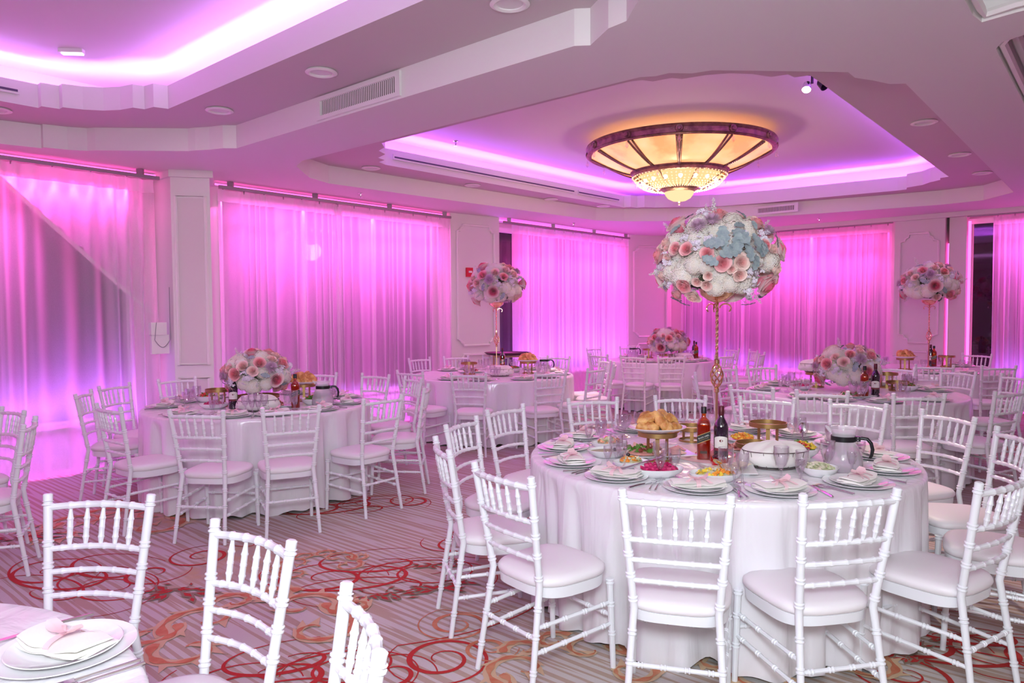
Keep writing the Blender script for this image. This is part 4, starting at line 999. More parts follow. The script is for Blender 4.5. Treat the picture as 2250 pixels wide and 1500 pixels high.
# ------------------------------------------------ risers, bottles, pitchers, baskets
def mk_riser(r, h):
    def f():
        t = thing('gold_riser', '', 'riser')
        obj('top_ring', MB().lathe([(r,h-.024),(r,h),(r-.004,h),(r-.004,h-.024),(r,h-.024)], 40, capb=False), GOLD, t)
        obj('cross_plate', MB().prism([(r*.98*math.cos(a)*(1 if k%2 else .35), r*.98*math.sin(a)*(1 if k%2 else .35)) for k, a in enumerate([2*PI*k/8 for k in range(8)])], h-.022, h-.018), GOLD, t, smooth=False)
        for k in range(3):
            a = 2*PI*k/3-PI/2; c, s = math.cos(a), math.sin(a); M_ = Matrix.Rotation(a,4,'Z')
            obj('leg', MB().box((r*.55-.003,-.011,0),(r*.55+.003,.011,h-.02), M=M_), GOLD, t, smooth=False)
        obj('foot_ring', MB().lathe([(r*.75,0),(r*.75,.012),(r*.75-.004,.012),(r*.75-.004,0)], 32, capb=False), GOLD, t)
        return t
    return f
riser_t, riser_l, riser_w = Proto(mk_riser(.105,.155)), Proto(mk_riser(.105,.095)), Proto(mk_riser(.175,.10))
WINEG = mat('dark_wine_glass', (.012,.004,.014), .05, spec=.8, coat=1); CAPS = mat('burgundy_foil', (.10,.012,.02), .4, metal=.3); LABELM = mat('cream_paper_label', (.82,.78,.72), .6); LABR = mat('burgundy_print', (.20,.03,.04), .5)
AMBER = thin_glass('amber_whisky_glass', (.86,.30,.06), .8); LIQ = mat('whisky', (.42,.085,.008), .08, trans=.25); BLK = mat('black_paper_label', (.012,.012,.013), .4); GLD = mat('gold_print', (.65,.45,.16), .35, metal=.6); WHT = mat('white_print', (.8,.78,.72), .5)
def arc_patch(r, a0, a1, z0, z1, n=12, slope=0, top=0):
    V = []
    for j in (0,1):
        for i in range(n+1):
            s = i/n; a = -PI/2+a0+(a1-a0)*s; z = (z1+top*(math.sin(PI*s)**.6) if j else z0)+slope*(s-.5); V.append((r*math.cos(a), r*math.sin(a), z))
    return MB().add(V, [(i,i+1,n+2+i,n+1+i) for i in range(n)])
def text_mesh(body, size, bend_r=None, z=0, rot=0, ext=.0002, font_shear=0):
    cu = bpy.data.curves.new('lettering','FONT'); cu.body = body; cu.size = size; cu.align_x = 'CENTER'; cu.align_y = 'CENTER'; cu.extrude = ext
    to = bpy.data.objects.new('tmp', cu); me = bpy.data.meshes.new_from_object(to); bpy.data.objects.remove(to)
    for v in me.vertices:
        x, y = v.co.x*math.cos(rot)-v.co.y*math.sin(rot), v.co.x*math.sin(rot)+v.co.y*math.cos(rot)
        if bend_r: a = x/bend_r-PI/2; v.co = (bend_r*math.cos(a), bend_r*math.sin(a), z+y)
        else: v.co = (x, -.0+v.co.z*-1, z+y)
    return me
def mk_wine():
    t = thing('wine_bottle', '', 'bottle')
    obj('glass', MB().lathe([(.030,0),(.0365,.004),(.0370,.012),(.0372,.19),(.034,.208),(.024,.228),(.0155,.244),(.0140,.26),(.0138,.295),(.001,.296)], 32), WINEG, t)
    obj('foil_capsule', MB().lathe([(.0148,.243),(.0145,.262),(.0148,.264),(.0148,.302),(.013,.304),(.001,.304)], 20), CAPS, t)
    lb = obj('label', arc_patch(.0376,-1.05,1.05,.085,.135,16,top=.013), LABELM, t)
    obj('grape_emblem', MB().add(*(lambda V: (V, [tuple(range(10))]))([(.0379*math.cos(-PI/2+.26*math.cos(a)), .0379*math.sin(-PI/2+.26*math.cos(a)), .124+.007*math.sin(a)) for a in [2*PI*k/10 for k in range(10)]])), LABR, lb)
    obj('label_band', arc_patch(.0377,-1.05,1.05,.070,.084,16), LABR, t)
    me = text_mesh('FAMILY VINEYARD', .0055, .0380, .108); me.materials.append(LABR)
    me = text_mesh('~~~~~~', .006, .0380, .108); me.materials.append(LABR); obj('lettering', me, None, lb)
    return t
def mk_whisky():
    t = thing('whisky_bottle', '', 'bottle')
    def sq(r, z, n=32, e=5):
        return [((abs(math.cos(2*PI*k/n))**(2/e))*math.copysign(r,math.cos(2*PI*k/n)), (abs(math.sin(2*PI*k/n))**(2/e))*math.copysign(r,math.sin(2*PI*k/n)), z) for k in range(n)]
    def loft(L_): 
        V = [p for l in L_ for p in l]; n = 32; return MB().add(V, [(j*n+i,j*n+(i+1)%n,(j+1)*n+(i+1)%n,(j+1)*n+i) for j in range(len(L_)-1) for i in range(n)]+[tuple(range(n-1,-1,-1))])
    obj('glass', loft([sq(.033,0),sq(.0355,.004),sq(.0355,.185),sq(.034,.198,e=4),sq(.028,.213,e=3),sq(.016,.224,e=2),sq(.0125,.232,e=2),sq(.0125,.262,e=2)]), AMBER, t, smooth=50)
    obj('whisky', loft([sq(.030,.006),sq(.0325,.010),sq(.0325,.185),sq(.030,.197,e=4),sq(.022,.210,e=3),sq(.001,.211,e=2)]), LIQ, t, smooth=50)
    obj('cap', MB().lathe([(.0150,.250),(.0150,.284),(.0135,.286),(.001,.286)], 20), BLK, t)
    def slant(x0, x1, z0, z1, y, sl=.42): return MB().add([(x0,y,z0+sl*x0),(x1,y,z0+sl*x1),(x1,y,z1+sl*x1),(x0,y,z1+sl*x0)], [(0,1,2,3)])
    lb = obj('label', slant(-.0345,.0345,.104,.142,-.0360), BLK, t, smooth=False)
    for z in (.100,.1425): obj('gold_line', slant(-.0345,.0345,z,z+.0025,-.0362), GLD, lb, smooth=False)
    me = text_mesh('BLACK LABEL', .0100, None, 0, math.atan(.42)); me.materials.append(WHT)
    obj('lettering', me, None, lb, (0,-.0364,.1265))
    me = text_mesh('BLENDED SCOTCH WHISKY', .0042, None, 0, math.atan(.42)); me.materials.append(GLD)
    obj('lettering', me, None, lb, (0,-.0364,.1145))
    obj('side_label', MB().box((.0356,-.028,.104),(.0360,.028,.148)), BLK, t, smooth=False)
    obj('small_label', MB().box((-.018,-.0362,.036),(.018,-.0356,.050)), mat('brown_label',(.06,.03,.015),.4), t, smooth=False)
    return t
wine, whisky = Proto(mk_wine), Proto(mk_whisky)
WATER = mat('misted_water_glass', (.95,.92,.95), .12, alpha=.33, coat=.4)
def mk_pitcher():
    t = thing('pitcher', '', 'pitcher')
    obj('glass_body', MB().lathe([(.075,0),(.088,.006),(.094,.03),(.090,.07),(.074,.115),(.058,.145),(.0545,.165),(.056,.19),(.064,.215)], 36), WATER, t)
    obj('water', MB().lathe([(.072,.004),(.086,.01),(.091,.03),(.087,.07),(.072,.110),(.001,.110)], 32), thin_glass('water_tint',(.93,.90,.94),.5), t)
    obj('black_band', MB().lathe([(.0565,.150),(.0585,.150),(.0585,.176),(.0565,.176)], 32, capb=False), BLACKP, t)
    h = [(.055,0,.163),(.085,0,.168),(.108,0,.165),(.125,0,.145),(.132,0,.115),(.128,0,.085),(.120,0,.07)]
    hm = MB().tube(h, [.008,.008,.0085,.009,.009,.008,.006], 10); hm.box((.054,-.012,.152),(.078,.012,.175)); obj('handle', hm, BLACKP, t)
    for z in (.158,.169): obj('rivet', MB().lathe([(.001,.0015),(.0025,.001),(.003,0)], 8, capb=False), STEEL, t, (.066,-.0122,z), (PI/2,0,0))
    obj('spout', MB().tube([(-.056,0,.195),(-.075,0,.215),(-.083,0,.222)], [.012,.009,.004], 8, caps=False), WATER, t)
    obj('lid', MB().lathe([(.001,.198),(.03,.2),(.055,.196),(.056,.19)], 24, capb=False), WATER, t)
    return t
pitcher = Proto(mk_pitcher)
WIRE = mat('dark_wire', (.25,.20,.20), .3, metal=1)
def mk_basket():
    t = thing('bread_basket', '', 'basket')
    for z, r in ((.004,.09),(.05,.125),(.085,.135)):
        obj('wire_ring', MB().tube([(r*1.15*math.cos(a), r*.8*math.sin(a), z) for a in [2*PI*k/32 for k in range(32)]], .0022, 6, closed=True), WIRE, t)
    for k in range(14):
        a = 2*PI*k/14; p = [(r*1.15*math.cos(a), r*.8*math.sin(a), z) for z, r in ((.004,.09),(.03,.11),(.06,.130),(.085,.135))]
        obj('wire_rib', MB().tube(p, .0016, 5), WIRE, t)
    return t
basket = Proto(mk_basket)
def mk_cover(seed=1):
    def f():
        m = MB(); V = []; N_, J = 40, 10; rnd = random.Random(seed)
        for j in range(J+1):
            s = j/J
            for i in range(N_):
                a = 2*PI*i/N_; r = .125*math.sin(s*PI/2)**.8*(1+.12*abs(math.sin(2*a+seed))*s+.05*math.sin(7*a)*s); z = .03+.085*math.cos(s*PI/2)**.7+.009*math.sin(4*a+s*5)*s*(1.2-s)*2+.009*math.sin(9*a+seed)*s
                V.append((r*1.15*math.cos(a), r*.8*math.sin(a), z))
        for i in range(N_):
            a = 2*PI*i/N_; V.append((.10*math.cos(a),.07*math.sin(a),.008))
        m.add(V, [(j*N_+i,(j+1)*N_+i,(j+1)*N_+(i+1)%N_,j*N_+(i+1)%N_) for j in range(J+1) for i in range(N_)])
        o = obj('cloth_cover', m, NAPK, smooth=80); o['category'] = 'napkin'; return o
    return Proto(f)
cover = mk_cover(2)
def bowl_mesh(sx=1, sy=1, r=.1, h=.05): return MB().lathe([(r*.5,0),(r*.62,.002),(r*.9,h*.55),(r,h),(r*.975,h+.001),(r*.86,h*.55),(r*.6,.008),(.001,.007)], 36, sx=sx, sy=sy)
bowl_r = mk('serving_bowl', lambda: bowl_mesh(1,1,.105,.052), CHINA, 'bowl'); bowl_o = mk('oval_bowl', lambda: bowl_mesh(1.3,.85,.095,.042), CHINA, 'bowl')
plate_o = mk('oval_platter', lambda: MB().lathe([(.08,0),(.1,.002),(.135,.018),(.14,.022),(.138,.024),(.1,.007),(.001,.006)], 40, sx=1.08, sy=.9), CHINA, 'plate')
plat_sq = mk('square_platter', lambda: (lambda V: MB().add([(x*.13*k,y*.10*k,z) for k,z in ((.7,0),(.75,.004),(1,.014),(1.01,.017),(.74,.009)) for x,y in ((-1,-1),(1,-1),(1,1),(-1,1))], [(j*4+i,j*4+(i+1)%4,(j+1)*4+(i+1)%4,(j+1)*4+i) for j in range(4) for i in range(4)]+[(16,17,18,19),(3,2,1,0)]))(0), CHINA, 'plate', smooth=False)
GOLDC = mat('baked_pastry', (.52,.19,.045), .5, noise=((.80,.47,.16),26), bump=.5, bscale=90)
def mk_pastry():
    m = MB(); V = []; n = 30; J = [(0,0,.9),(.25,.012,1.02),(.6,.030,1.0),(.85,.042,.8),(1,.048,.4)]
    for t_, z, k in J:
        for i in range(n):
            a = 2*PI*i/n; r = .052/max(.62,math.cos(((a+PI/3)%(2*PI/3))-PI/3))*.82; r *= k*(1+.05*math.sin(7*a+z*80))
            V.append((r*math.cos(a), r*math.sin(a), z+.004*math.sin(5*a+t_*5)))
    m.add(V, [(j*n+i,j*n+(i+1)%n,(j+1)*n+(i+1)%n,(j+1)*n+i) for j in range(4) for i in range(n)]+[tuple(range(n-1,-1,-1)),tuple(4*n+i for i in range(n))])
    o = obj('puff_pastry', m, GOLDC, smooth=70); o['category'] = 'pastry'; return o
pastry = Proto(mk_pastry)
LETT = mat('salad_green', (.07,.20,.02), .5, noise=((.16,.32,.05),18)); TOM = mat('tomato_red', (.62,.04,.02), .35); BEET = mat('beet_salad', (.50,.01,.10), .45, noise=((.62,.03,.16),30)); HAM = mat('sliced_ham', (.78,.33,.28), .5, noise=((.86,.52,.44),14)); CHE = mat('sliced_cheese', (.88,.80,.58), .5)
OLV = mat('green_dip', (.33,.40,.15), .4); ORG = mat('orange_garnish', (.85,.30,.03), .5); CREAMY = mat('creamy_salad', (.80,.74,.60), .5, noise=((.45,.52,.25),40)); SHR = mat('shrimp', (.86,.42,.22), .4); LEM = mat('lemon', (.85,.62,.06), .4); BEEF = mat('dark_meat', (.30,.07,.05), .5)
def heap(x, y, z, r, h, mats_, lab, seed, chunk=.014, n=70, sx=1, sy=1, name='salad', cat='food'):
    """a mound of food nobody could count: a domed base with many small folded pieces, per colour one part"""
    t = thing(name, lab, cat, (x,y,z)); rnd = random.Random(seed)
    b = obj('mound', MB().lathe([(r*.9,0),(r*.95,h*.25),(r*.6,h*.7),(.001,h*.9)], 18, sx=sx, sy=sy), mats_[0], t); b['kind'] = 'stuff'
    for k, mm in enumerate(mats_):
        m = MB()
        for _ in range(n//len(mats_)):
            a = rnd.uniform(0,6.3) if len(mats_) < 3 else rnd.uniform(0,6.3)*.5+k*2*PI/len(mats_); q_ = rnd.random()**.5; c = Vector((r*.92*q_*math.cos(a)*sx, r*.92*q_*math.sin(a)*sy, h*(1-q_*q_*.8)+rnd.uniform(-.002,.006)))
            Q = Vector((rnd.gauss(0,.5),rnd.gauss(0,.5),1)).normalized().to_track_quat('Z','Y'); e = chunk*rnd.uniform(.6,1.3)
            L_ = [(-e,0,0),(-e*.3,-e*.8,e*.3),(e,-.2*e,0),(e*.4,e*.8,e*.35),(-e*.3,e*.6,0),(0,0,e*.7)]
            m.add([c+Q@Vector(v) for v in L_], [(0,1,5),(1,2,5),(2,3,5),(3,4,5),(4,0,5),(4,3,2,1,0)])
        o = obj('morsels', m, mm, t, smooth=False); o['kind'] = 'stuff'
    return t
def P_(px, py, z=TZ+.001): x, y = at(px, py, z); return x, y, z
def face_cam(x, y): return math.atan2(y,x)-PI/2
G = 'of the nearest right table'
# ---- nearest right table
x, y, z = P_(1447,1012); y += .03; riser_t.put((x,y,z), face_cam(x,y), 'gold riser under the pastry plate on the nearest right table', 'gold risers')
plate_o.put((x,y,z+.156), .2, 'white oval plate holding pastries above the nearest right table', 'pastry plates', 1.05)
rnd = random.Random(3)
def pastry_pile(x, y, z, k, where, s=1):
    spots = [(-.06,-.03,.0,.3,0),(.055,-.035,.0,1.2,.2),(0,.045,.0,2.2,0),(-.055,.03,.02,.6,.5),(.06,.03,.012,.1,-.3),(0,-.03,.035,1.7,.9),(-.05,-.0,.045,2.6,-.5),(.035,.01,.045,.9,.5)]
    names = ['at the front left of','at the front right of','at the back of','leaning at the left of','at the back right of','standing in the middle of','topmost left of','topmost right of']
    for i, (dx,dy,dz,rz,tl) in enumerate(spots[:k]):
        o = pastry.put((x+dx*s,y+dy*s,z+.007+dz), rz, 'golden puff pastry %s the pile on the %s'%(names[i],where), 'puff pastries on the '+where); o.rotation_euler = (tl*.8, -tl*.5, rz)
pastry_pile(x, y, z+.157, 8, 'nearest right table')
def pot(pr, px, py, lab, grp, rz=None, sc=None, dz=0):
    x, y, z = P_(px,py); return pr.put((x,y,z+dz), face_cam(x,y) if rz is None else rz, lab, grp, sc), (x,y,z)
whisky_y = pot(whisky, 1546, 1008, 'amber whisky bottle with black slanted label on the nearest right table', 'whisky bottles')
pot(wine, 1584, 1017, 'dark wine bottle with cream label on the nearest right table', 'wine bottles')
_, (x,y,z) = pot(riser_t, 1687, 985, 'taller empty gold riser behind the salad on the nearest right table', 'gold risers', sc=1.0)
_, (x,y,z) = pot(riser_l, 1660, 1010, 'lower empty gold riser beside the wine on the nearest right table', 'gold risers')
pot(riser_l, 1520, 968, 'empty gold riser behind the pastries on the nearest right table', 'gold risers')
_, pp = pot(pitcher, 1852, 1033, 'glass water pitcher with black band and handle on the nearest right table', 'water pitchers')
_, (x,y,z) = pot(basket, 1703, 1026, 'wire bread basket at the front of the nearest right table', 'bread baskets', .1, 1.1)
cover.put((x,y,z+.004), .1, 'white cloth heaped over the wire basket on the nearest right table', 'basket cloths', 1.13)
_, (x,y,z) = pot(bowl_r, 1755, 1003, 'round white bowl of green salad beside the pitcher', 'serving bowls', sc=1.05)
heap(x,y,z+.045,.09,.035,[LETT,TOM,LEM],'green leaf salad with tomato in the bowl beside the pitcher',1,n=110)
obj_sp = spoon.put((x+.03,y+.03,z+.09), 1.2, 'serving spoon stuck in the green salad', 'serving spoons', 1.2); obj_sp.rotation_euler = (1.9,.2,2.4)
_, (x,y,z) = pot(bowl_o, 1448,1046, 'oval white bowl of beet salad at the front of the nearest right table', 'oval bowls', .1)
heap(x,y,z+.032,.085,.03,[BEET],'dark pink beet salad in the oval bowl',2,n=80,sx=1.1,sy=.75)
s_ = spoon.put((x-.07,y-.01,z+.066), 1.9, 'steel spoon resting in the beet salad', 'serving spoons', 1.25); s_.rotation_euler = (.35,0,-2.0)
_, (x,y,z) = pot(bowl_o, 1570,1057, 'oval white dish of mixed vegetables before the wine bottle', 'oval bowls', -.05)
heap(x,y,z+.032,.085,.018,[CREAMY,LEM,ORG],'creamy vegetable salad with lemon in the oval dish',3,n=80,sx=1.1,sy=.75)
s_ = spoon.put((x+.03,y+.0,z+.060), .6, 'spoon leaning out of the vegetable dish', 'serving spoons', 1.1); s_.rotation_euler = (.6,0,2.5)
_, (x,y,z) = pot(plat_sq, 1600,1036, 'white platter of sliced cheese before the bottles', 'square platters', -.2)
CHS = mk('cheese_slice', lambda: MB().prism([(-.045,-.03),(.045,-.035),(.05,.03),(-.04,.035)], 0, .003), CHE, 'cheese', smooth=False)
for k in range(7):
    o = CHS.put((x-.06+.02*k,y+.01*math.sin(k*2),z+.012+.0045*k), .2*k-.5, 'pale cheese slice %s in the fan on the platter'%['at the left end','second from the left','third from the left','in the middle','third from the right','second from the right','at the right end'][k], 'cheese slices'); o.rotation_euler[0] = .06
_, (x,y,z) = pot(bowl_o, 1385,1026, 'small white bowl of potato salad with olives left of the beets', 'oval bowls', .3, .8)
heap(x,y,z+.028,.06,.02,[CREAMY,ORG],'pale potato salad in the small bowl',4,n=60)
OLIVE = mk('black_olive', lambda: MB().lathe([(.001,-.011),(.009,-.006),(.010,.002),(.006,.010),(.001,.011)], 12), BLACKP, 'olive')
OLIVE.put((x-.01,y+.01,z+.062), 0, 'single black olive on top of the potato salad', 'black olives')
_, (x,y,z) = pot(bowl_o, 1338,1003, 'white oval bowl of green dip near the left edge of the table', 'oval bowls', .2)

dp = obj('green_dip', MB().lathe([(.001,0),(.06,.002),(.082,.006),(.001,.012)], 24, sx=1.25, sy=.8), OLV, None, (x,y,z+.026)); tag(dp, 'smooth green dip in the oval bowl at left', 'food')
OLIVE.put((x+.03,y-.01,z+.042), .4, 'black olive lying on the green dip', 'black olives')
_, (x,y,z) = pot(plat_sq, 1435,1000, 'white platter of cold cuts under the pastry stand', 'square platters', .15, 1.5)
heap(x-.05,y,z+.018,.11,.03,[HAM,LETT,BEEF],'rolled cold cuts and lettuce on the platter under the pastries',5,chunk=.026,n=60)
FO = mk('ham_slice', lambda: MB().add([(-.05,-.04,0),(.05,-.045,0),(.04,.05,.004),(-.03,.045,.02),(0,0,.03)], [(0,1,4),(1,2,4),(2,3,4),(3,0,4),(3,2,1,0)]), HAM, 'ham')
FO.put((x+.12,y-.02,z+.018), .4, 'folded slice of ham at the right end of the cold cut platter', 'ham slices')
FO.put((x+.15,y+.05,z+.018), 1.9, 'second folded slice of ham behind the first on the cold cut platter', 'ham slices')
_, (x,y,z) = pot(bowl_o, 1340,985, 'white bowl of green and shrimp salad behind the goblets', 'oval bowls', .2, .95)
heap(x,y,z+.032,.075,.025,[CREAMY,SHR],'herbed salad with shrimp in the bowl behind the goblets',6,n=70)
_, (x,y,z) = pot(plate_o, 1632,968, 'white oval plate of grated carrot between the risers', 'salad plates', .1, .8)
heap(x,y,z+.014,.07,.025,[ORG,LEM],'grated carrot salad on the plate between the risers',7,n=70)
_, (x,y,z) = pot(bowl_r, 1800,1044, 'white bowl of creamy salad in front of the pitcher', 'serving bowls', sc=.85)
heap(x,y,z+.034,.07,.018,[CREAMY,CREAMY],'creamy salad with herbs in the bowl before the pitcher',8,n=60)
_, (x,y,z) = pot(plat_sq, 1622,990, 'square platter of smoked meat behind the wine bottle', 'square platters', -.1, 1.0)
heap(x,y,z+.014,.07,.02,[HAM,BEEF],'sliced smoked meat on the square platter',9,chunk=.02,n=40)
# carved red pepper cup with grapes
x, y, z = P_(1580,1027); RPEP = mat('carved_red_pepper', (.62,.01,.006), .25, coat=.5); GRP = mat('dark_grape', (.09,.012,.03), .2, coat=.6)
t = thing('carved_pepper_cup', 'zigzag-cut red pepper cup in front of the wine bottle', 'garnish', (x,y,z)); V = []; n = 24
for j, (r, zz) in enumerate([(.022,0),(.036,.012),(.042,.03),(.046,.045)]):
    for i in range(n): a = 2*PI*i/n; V.append((r*math.cos(a), r*math.sin(a), zz+(.014*(1 if i%3 == 0 else -.6) if j == 3 else 0)))
obj('cup', MB().add(V, [(j*n+i,j*n+(i+1)%n,(j+1)*n+(i+1)%n,(j+1)*n+i) for j in range(3) for i in range(n)]+[tuple(range(n-1,-1,-1))]), RPEP, t)
grape = mk('grape', lambda: MB().lathe([(.001,-.009),(.007,-.005),(.009,0),(.007,.005),(.001,.009)], 10), GRP, 'grape')
for k in range(11):
    a = k*2.4; r = .022*math.sqrt(k/11.)*1.3; grape.put((x+r*math.cos(a),y+r*math.sin(a),z+.052+.012*(1-k/11)), 0, 'small dark red grape heaped in the carved pepper cup', 'grapes in the pepper cup')
pl = obj('parsley_sprig', MB().add([(0.03*k*math.cos(k*1.7),0.03*math.sin(k*2.1),.004*k) for k in range(6)], [(0,1,2),(2,3,4),(1,3,5),(0,4,5)]), LETT, None, (x+.07,y-.01,z+.004)); tag(pl, 'green parsley sprig beside the pepper cup', 'garnish')
mt_ = obj('centre_mat', MB().lathe([(.30,0),(.302,.001),(.30,.002)], 48, capt=True), mat('pink_satin_mat',(.80,.42,.44),.4,sheen=.3), None, (1.18,4.02,TZ+.0006)); tag(mt_, 'round pink satin mat under the bottles of the nearest right table', 'table mat')
# ---- the other tables
SEEN = set()
def dress(T, items):
    nm = TNAME[T]
    for it in items:
        kind, px, py = it[:3]; x, y, z = P_(px,py)
        (cx,cy),R,_ = TABLES[T]; v_ = Vector((x-cx,y-cy)); lim = it[3] if len(it) > 3 else .62
        if v_.length > R*lim: v_ *= R*lim/v_.length; x, y = cx+v_.x, cy+v_.y
        fc = face_cam(x,y)
        if kind == 'wine': wine.put((x,y,z), fc, 'dark wine bottle with cream label on the '+nm, 'wine bottles')
        elif kind == 'whisky': whisky.put((x,y,z), fc, 'amber whisky bottle with black slanted label on the '+nm, 'whisky bottles')
        elif kind == 'pitcher': pitcher.put((x,y,z), fc, 'glass pitcher with black band and handle on the '+nm, 'water pitchers')
        elif kind == 'riser': riser_t.put((x,y,z), fc, 'empty gold riser on the '+nm, 'gold risers')
        elif kind == 'riser2': riser_l.put((x,y,z), fc, 'second, lower gold riser on the '+nm, 'gold risers')
        elif kind == 'pastry':
            riser_t.put((x,y,z), fc, 'gold riser under the pastry plate on the '+nm, 'gold risers')
            plate_o.put((x,y,z+.156), .2, 'white oval plate holding pastries above the '+nm, 'pastry plates', 1.05); pastry_pile(x,y,z+.157,8,nm)
        elif kind == 'basket':
            h_ = 0
            if T == 'T5': riser_t.put((x,y,z), fc, 'gold riser under the bread basket on the '+nm, 'gold risers'); h_ = .156
            basket.put((x,y,z+h_), .1, 'wire bread basket on the '+nm, 'bread baskets'); cover.put((x,y,z+h_+.004), .1, 'white cloth heaped over the wire basket on the '+nm, 'basket cloths')
        elif kind == 'green': gq = ('second ' if (T,'g') in SEEN else 'round '); SEEN.add((T,'g')); bowl_r.put((x,y,z), 0, gq+'white bowl of green salad on the '+nm, 'serving bowls'); heap(x,y,z+.043,.085,.03,[LETT,TOM],'green salad with tomato in the '+gq+'bowl on the '+nm,px,n=70)
        elif kind == 'beet': bowl_o.put((x,y,z), .2, 'oval white bowl of beet salad on the '+nm, 'oval bowls'); heap(x,y,z+.032,.08,.022,[BEET],'dark pink beet salad in the bowl on the '+nm,px,n=50,sx=1.1,sy=.75)
        elif kind == 'ham': gq = ('second ' if (T,'h') in SEEN else 'first '); SEEN.add((T,'h')); plat_sq.put((x,y,z), .2, gq+'white platter of cold cuts on the '+nm, 'square platters', 1.3); heap(x,y,z+.014,.10,.028,[HAM,LETT,BEEF],'cold cuts with lettuce on the '+gq+'platter of the '+nm,px,chunk=.024,n=50)
dress('T2', [('riser',480,893),('wine',513,898),('whisky',660,896,.5),('pastry',668,880),('basket',563,914,.5),('pitcher',750,893,.66),('green',690,888),('beet',470,897,.55),('green',455,882,.6),('ham',625,900,.3)])
x, y, z = P_(566,893); riser_w.put((x,y+.02,z), face_cam(x,y), 'wide gold riser under the low bouquet on the left table', 'gold risers'); bouquet('low dome of pink roses and white hydrangeas on the left table', (x,y+.02,z+.095), .27, .185, 2)
dress('T3', [('riser',1031,822),('pastry',1160,820),('wine',1106,812),('whisky',1118,807),('basket',1098,826,.5),('pitcher',1228,818,.66),('ham',1035,818,.55),('green',1180,812,.4)])
x, y, z = P_(1462,790); riser_w.put((x,y-.2,z), 0, 'wide gold riser under the low bouquet on the far corner table', 'gold risers'); bouquet('low pink bouquet on the far corner table', (x,y-.2,z+.095), .30, .20, 5)
dress('T4', [('pitcher',1390,787,.7),('riser',1425,786,.7),('pastry',1497,786),('wine',1525,789,.7),('whisky',1558,789,.7),('basket',1520,795,.6)])
dress('T5', [('basket',1793,850),('whisky',1899,872,.7),('wine',1923,871,.7),('riser',1960,850),('riser2',1972,858,.5),('green',1992,858,.6),('beet',1760,856,.6),('ham',1870,876,.5)])
x, y, z = P_(1868,857); bouquet('low dome of blush roses on the right middle table', (x,y+.05,z), .30, .215, 7)
dress('T6', [('pastry',1988,812,.75),('wine',2044,797,.6),('whisky',2061,796,.6),('riser',2083,805,.6)])
# dark oval tray on a folding stand behind the centre back table
xt, yt = at(1115,773,.935)
t = thing('serving_tray', 'large dark oval tray on a stand behind the centre back table', 'tray', (xt,min(yt,10.7),.92))
obj('tray', MB().lathe([(.28,0),(.30,.004),(.335,.03),(.345,.034),(.34,.037),(.30,.01),(.001,.008)], 40, sx=1, sy=.8), mat('dark_brown_tray',(.035,.012,.02),.4), t)
t = thing('tray_stand', 'folding stand holding the dark oval tray', 'stand', (xt,min(yt,10.7),0))
for s in (-1,1):
    for k in (-1,1): obj('leg', MB().tube([(s*.2,-k*.2,0),(s*.2,k*.2,.915)], .012, 8), WOOD, t)
    obj('bar', MB().tube([(-.2,s*.2,.905),(.2,s*.2,.905)], .012, 8), WOOD, t)
# ================================================================== CARPET MOTIFS (woven scrolls, a hair above the ground pile)
RED = mat('carpet_red_scroll', (.42,.018,.014), .95); ORN = mat('carpet_orange_scroll', (.47,.13,.06), .95, noise=((.56,.24,.13),14)); TAN = mat('carpet_tan_outline', (.58,.40,.25), .95); OLVC = mat('carpet_brown_shadow', (.25,.17,.12), .95)
def ribbon(m, pts, wd, z):
    n = len(pts); V = []
    for i, p in enumerate(pts):
        a, b = Vector(pts[max(i-1,0)]), Vector(pts[min(i+1,n-1)]); d = (b-a).normalized() if (b-a).length > 0 else Vector((1,0)); w_ = wd(i/(n-1)) if callable(wd) else wd
        zi = z+.0006*i/(n-1); V += [(p[0]-d.y*w_/2, p[1]+d.x*w_/2, zi), (p[0]+d.y*w_/2, p[1]-d.x*w_/2, zi)]
    m.add(V, [(2*i,2*i+1,2*i+3,2*i+2) for i in range(n-1)])
def spiral(cx, cy, r, turns, a0, sgn=1, sq=1, rot=0, n=70):
    P0 = []
    for i in range(n+1):
        t = i/n; rr = r*(1-.86*t); a = a0+sgn*turns*2*PI*t; x, y = rr*math.cos(a), rr*math.sin(a)*sq; P0.append((cx+x*math.cos(rot)-y*math.sin(rot), cy+x*math.sin(rot)+y*math.cos(rot)))
    return P0
ZC = [.0012]
def motif(mb, mt, lab=None):
    o = obj('carpet_scroll', mb, mt, floor, smooth=False)
    if lab: o['label'] = lab
def nz(): ZC[0] += .0001; return ZC[0]
swell = lambda a: (lambda t: .006+a*math.sin(PI*t)**2)
def loops(cx, cy, s, rot, seed):
    """interlaced calligraphic loops, about 2 s across"""
    m = MB(); z = nz(); rnd = random.Random(seed)
    for k, (dx, dy, r, tn, a0, sg, sq) in enumerate([(-.45,0,.55,1.7,0,1,.8),(.45,.05,.55,1.7,PI,-1,.8),(0,.35,.75,1.1,1.2,1,.55),(0,-.3,.8,1.1,4.2,-1,.5),(-.2,.1,.95,.95,2.5,1,.62),(.25,-.05,.9,.95,5.6,1,.66)]):
        ribbon(m, [(cx+s*((x)*math.cos(rot)-(y)*math.sin(rot)), cy+s*((x)*math.sin(rot)+(y)*math.cos(rot))) for x, y in spiral(dx,dy,r,tn,a0,sg,sq,n=60)], swell(.022 if k%2 == 0 else .010), z+k*.00012)
    motif(m, RED, 'red interlaced calligraphic loops woven in the carpet')
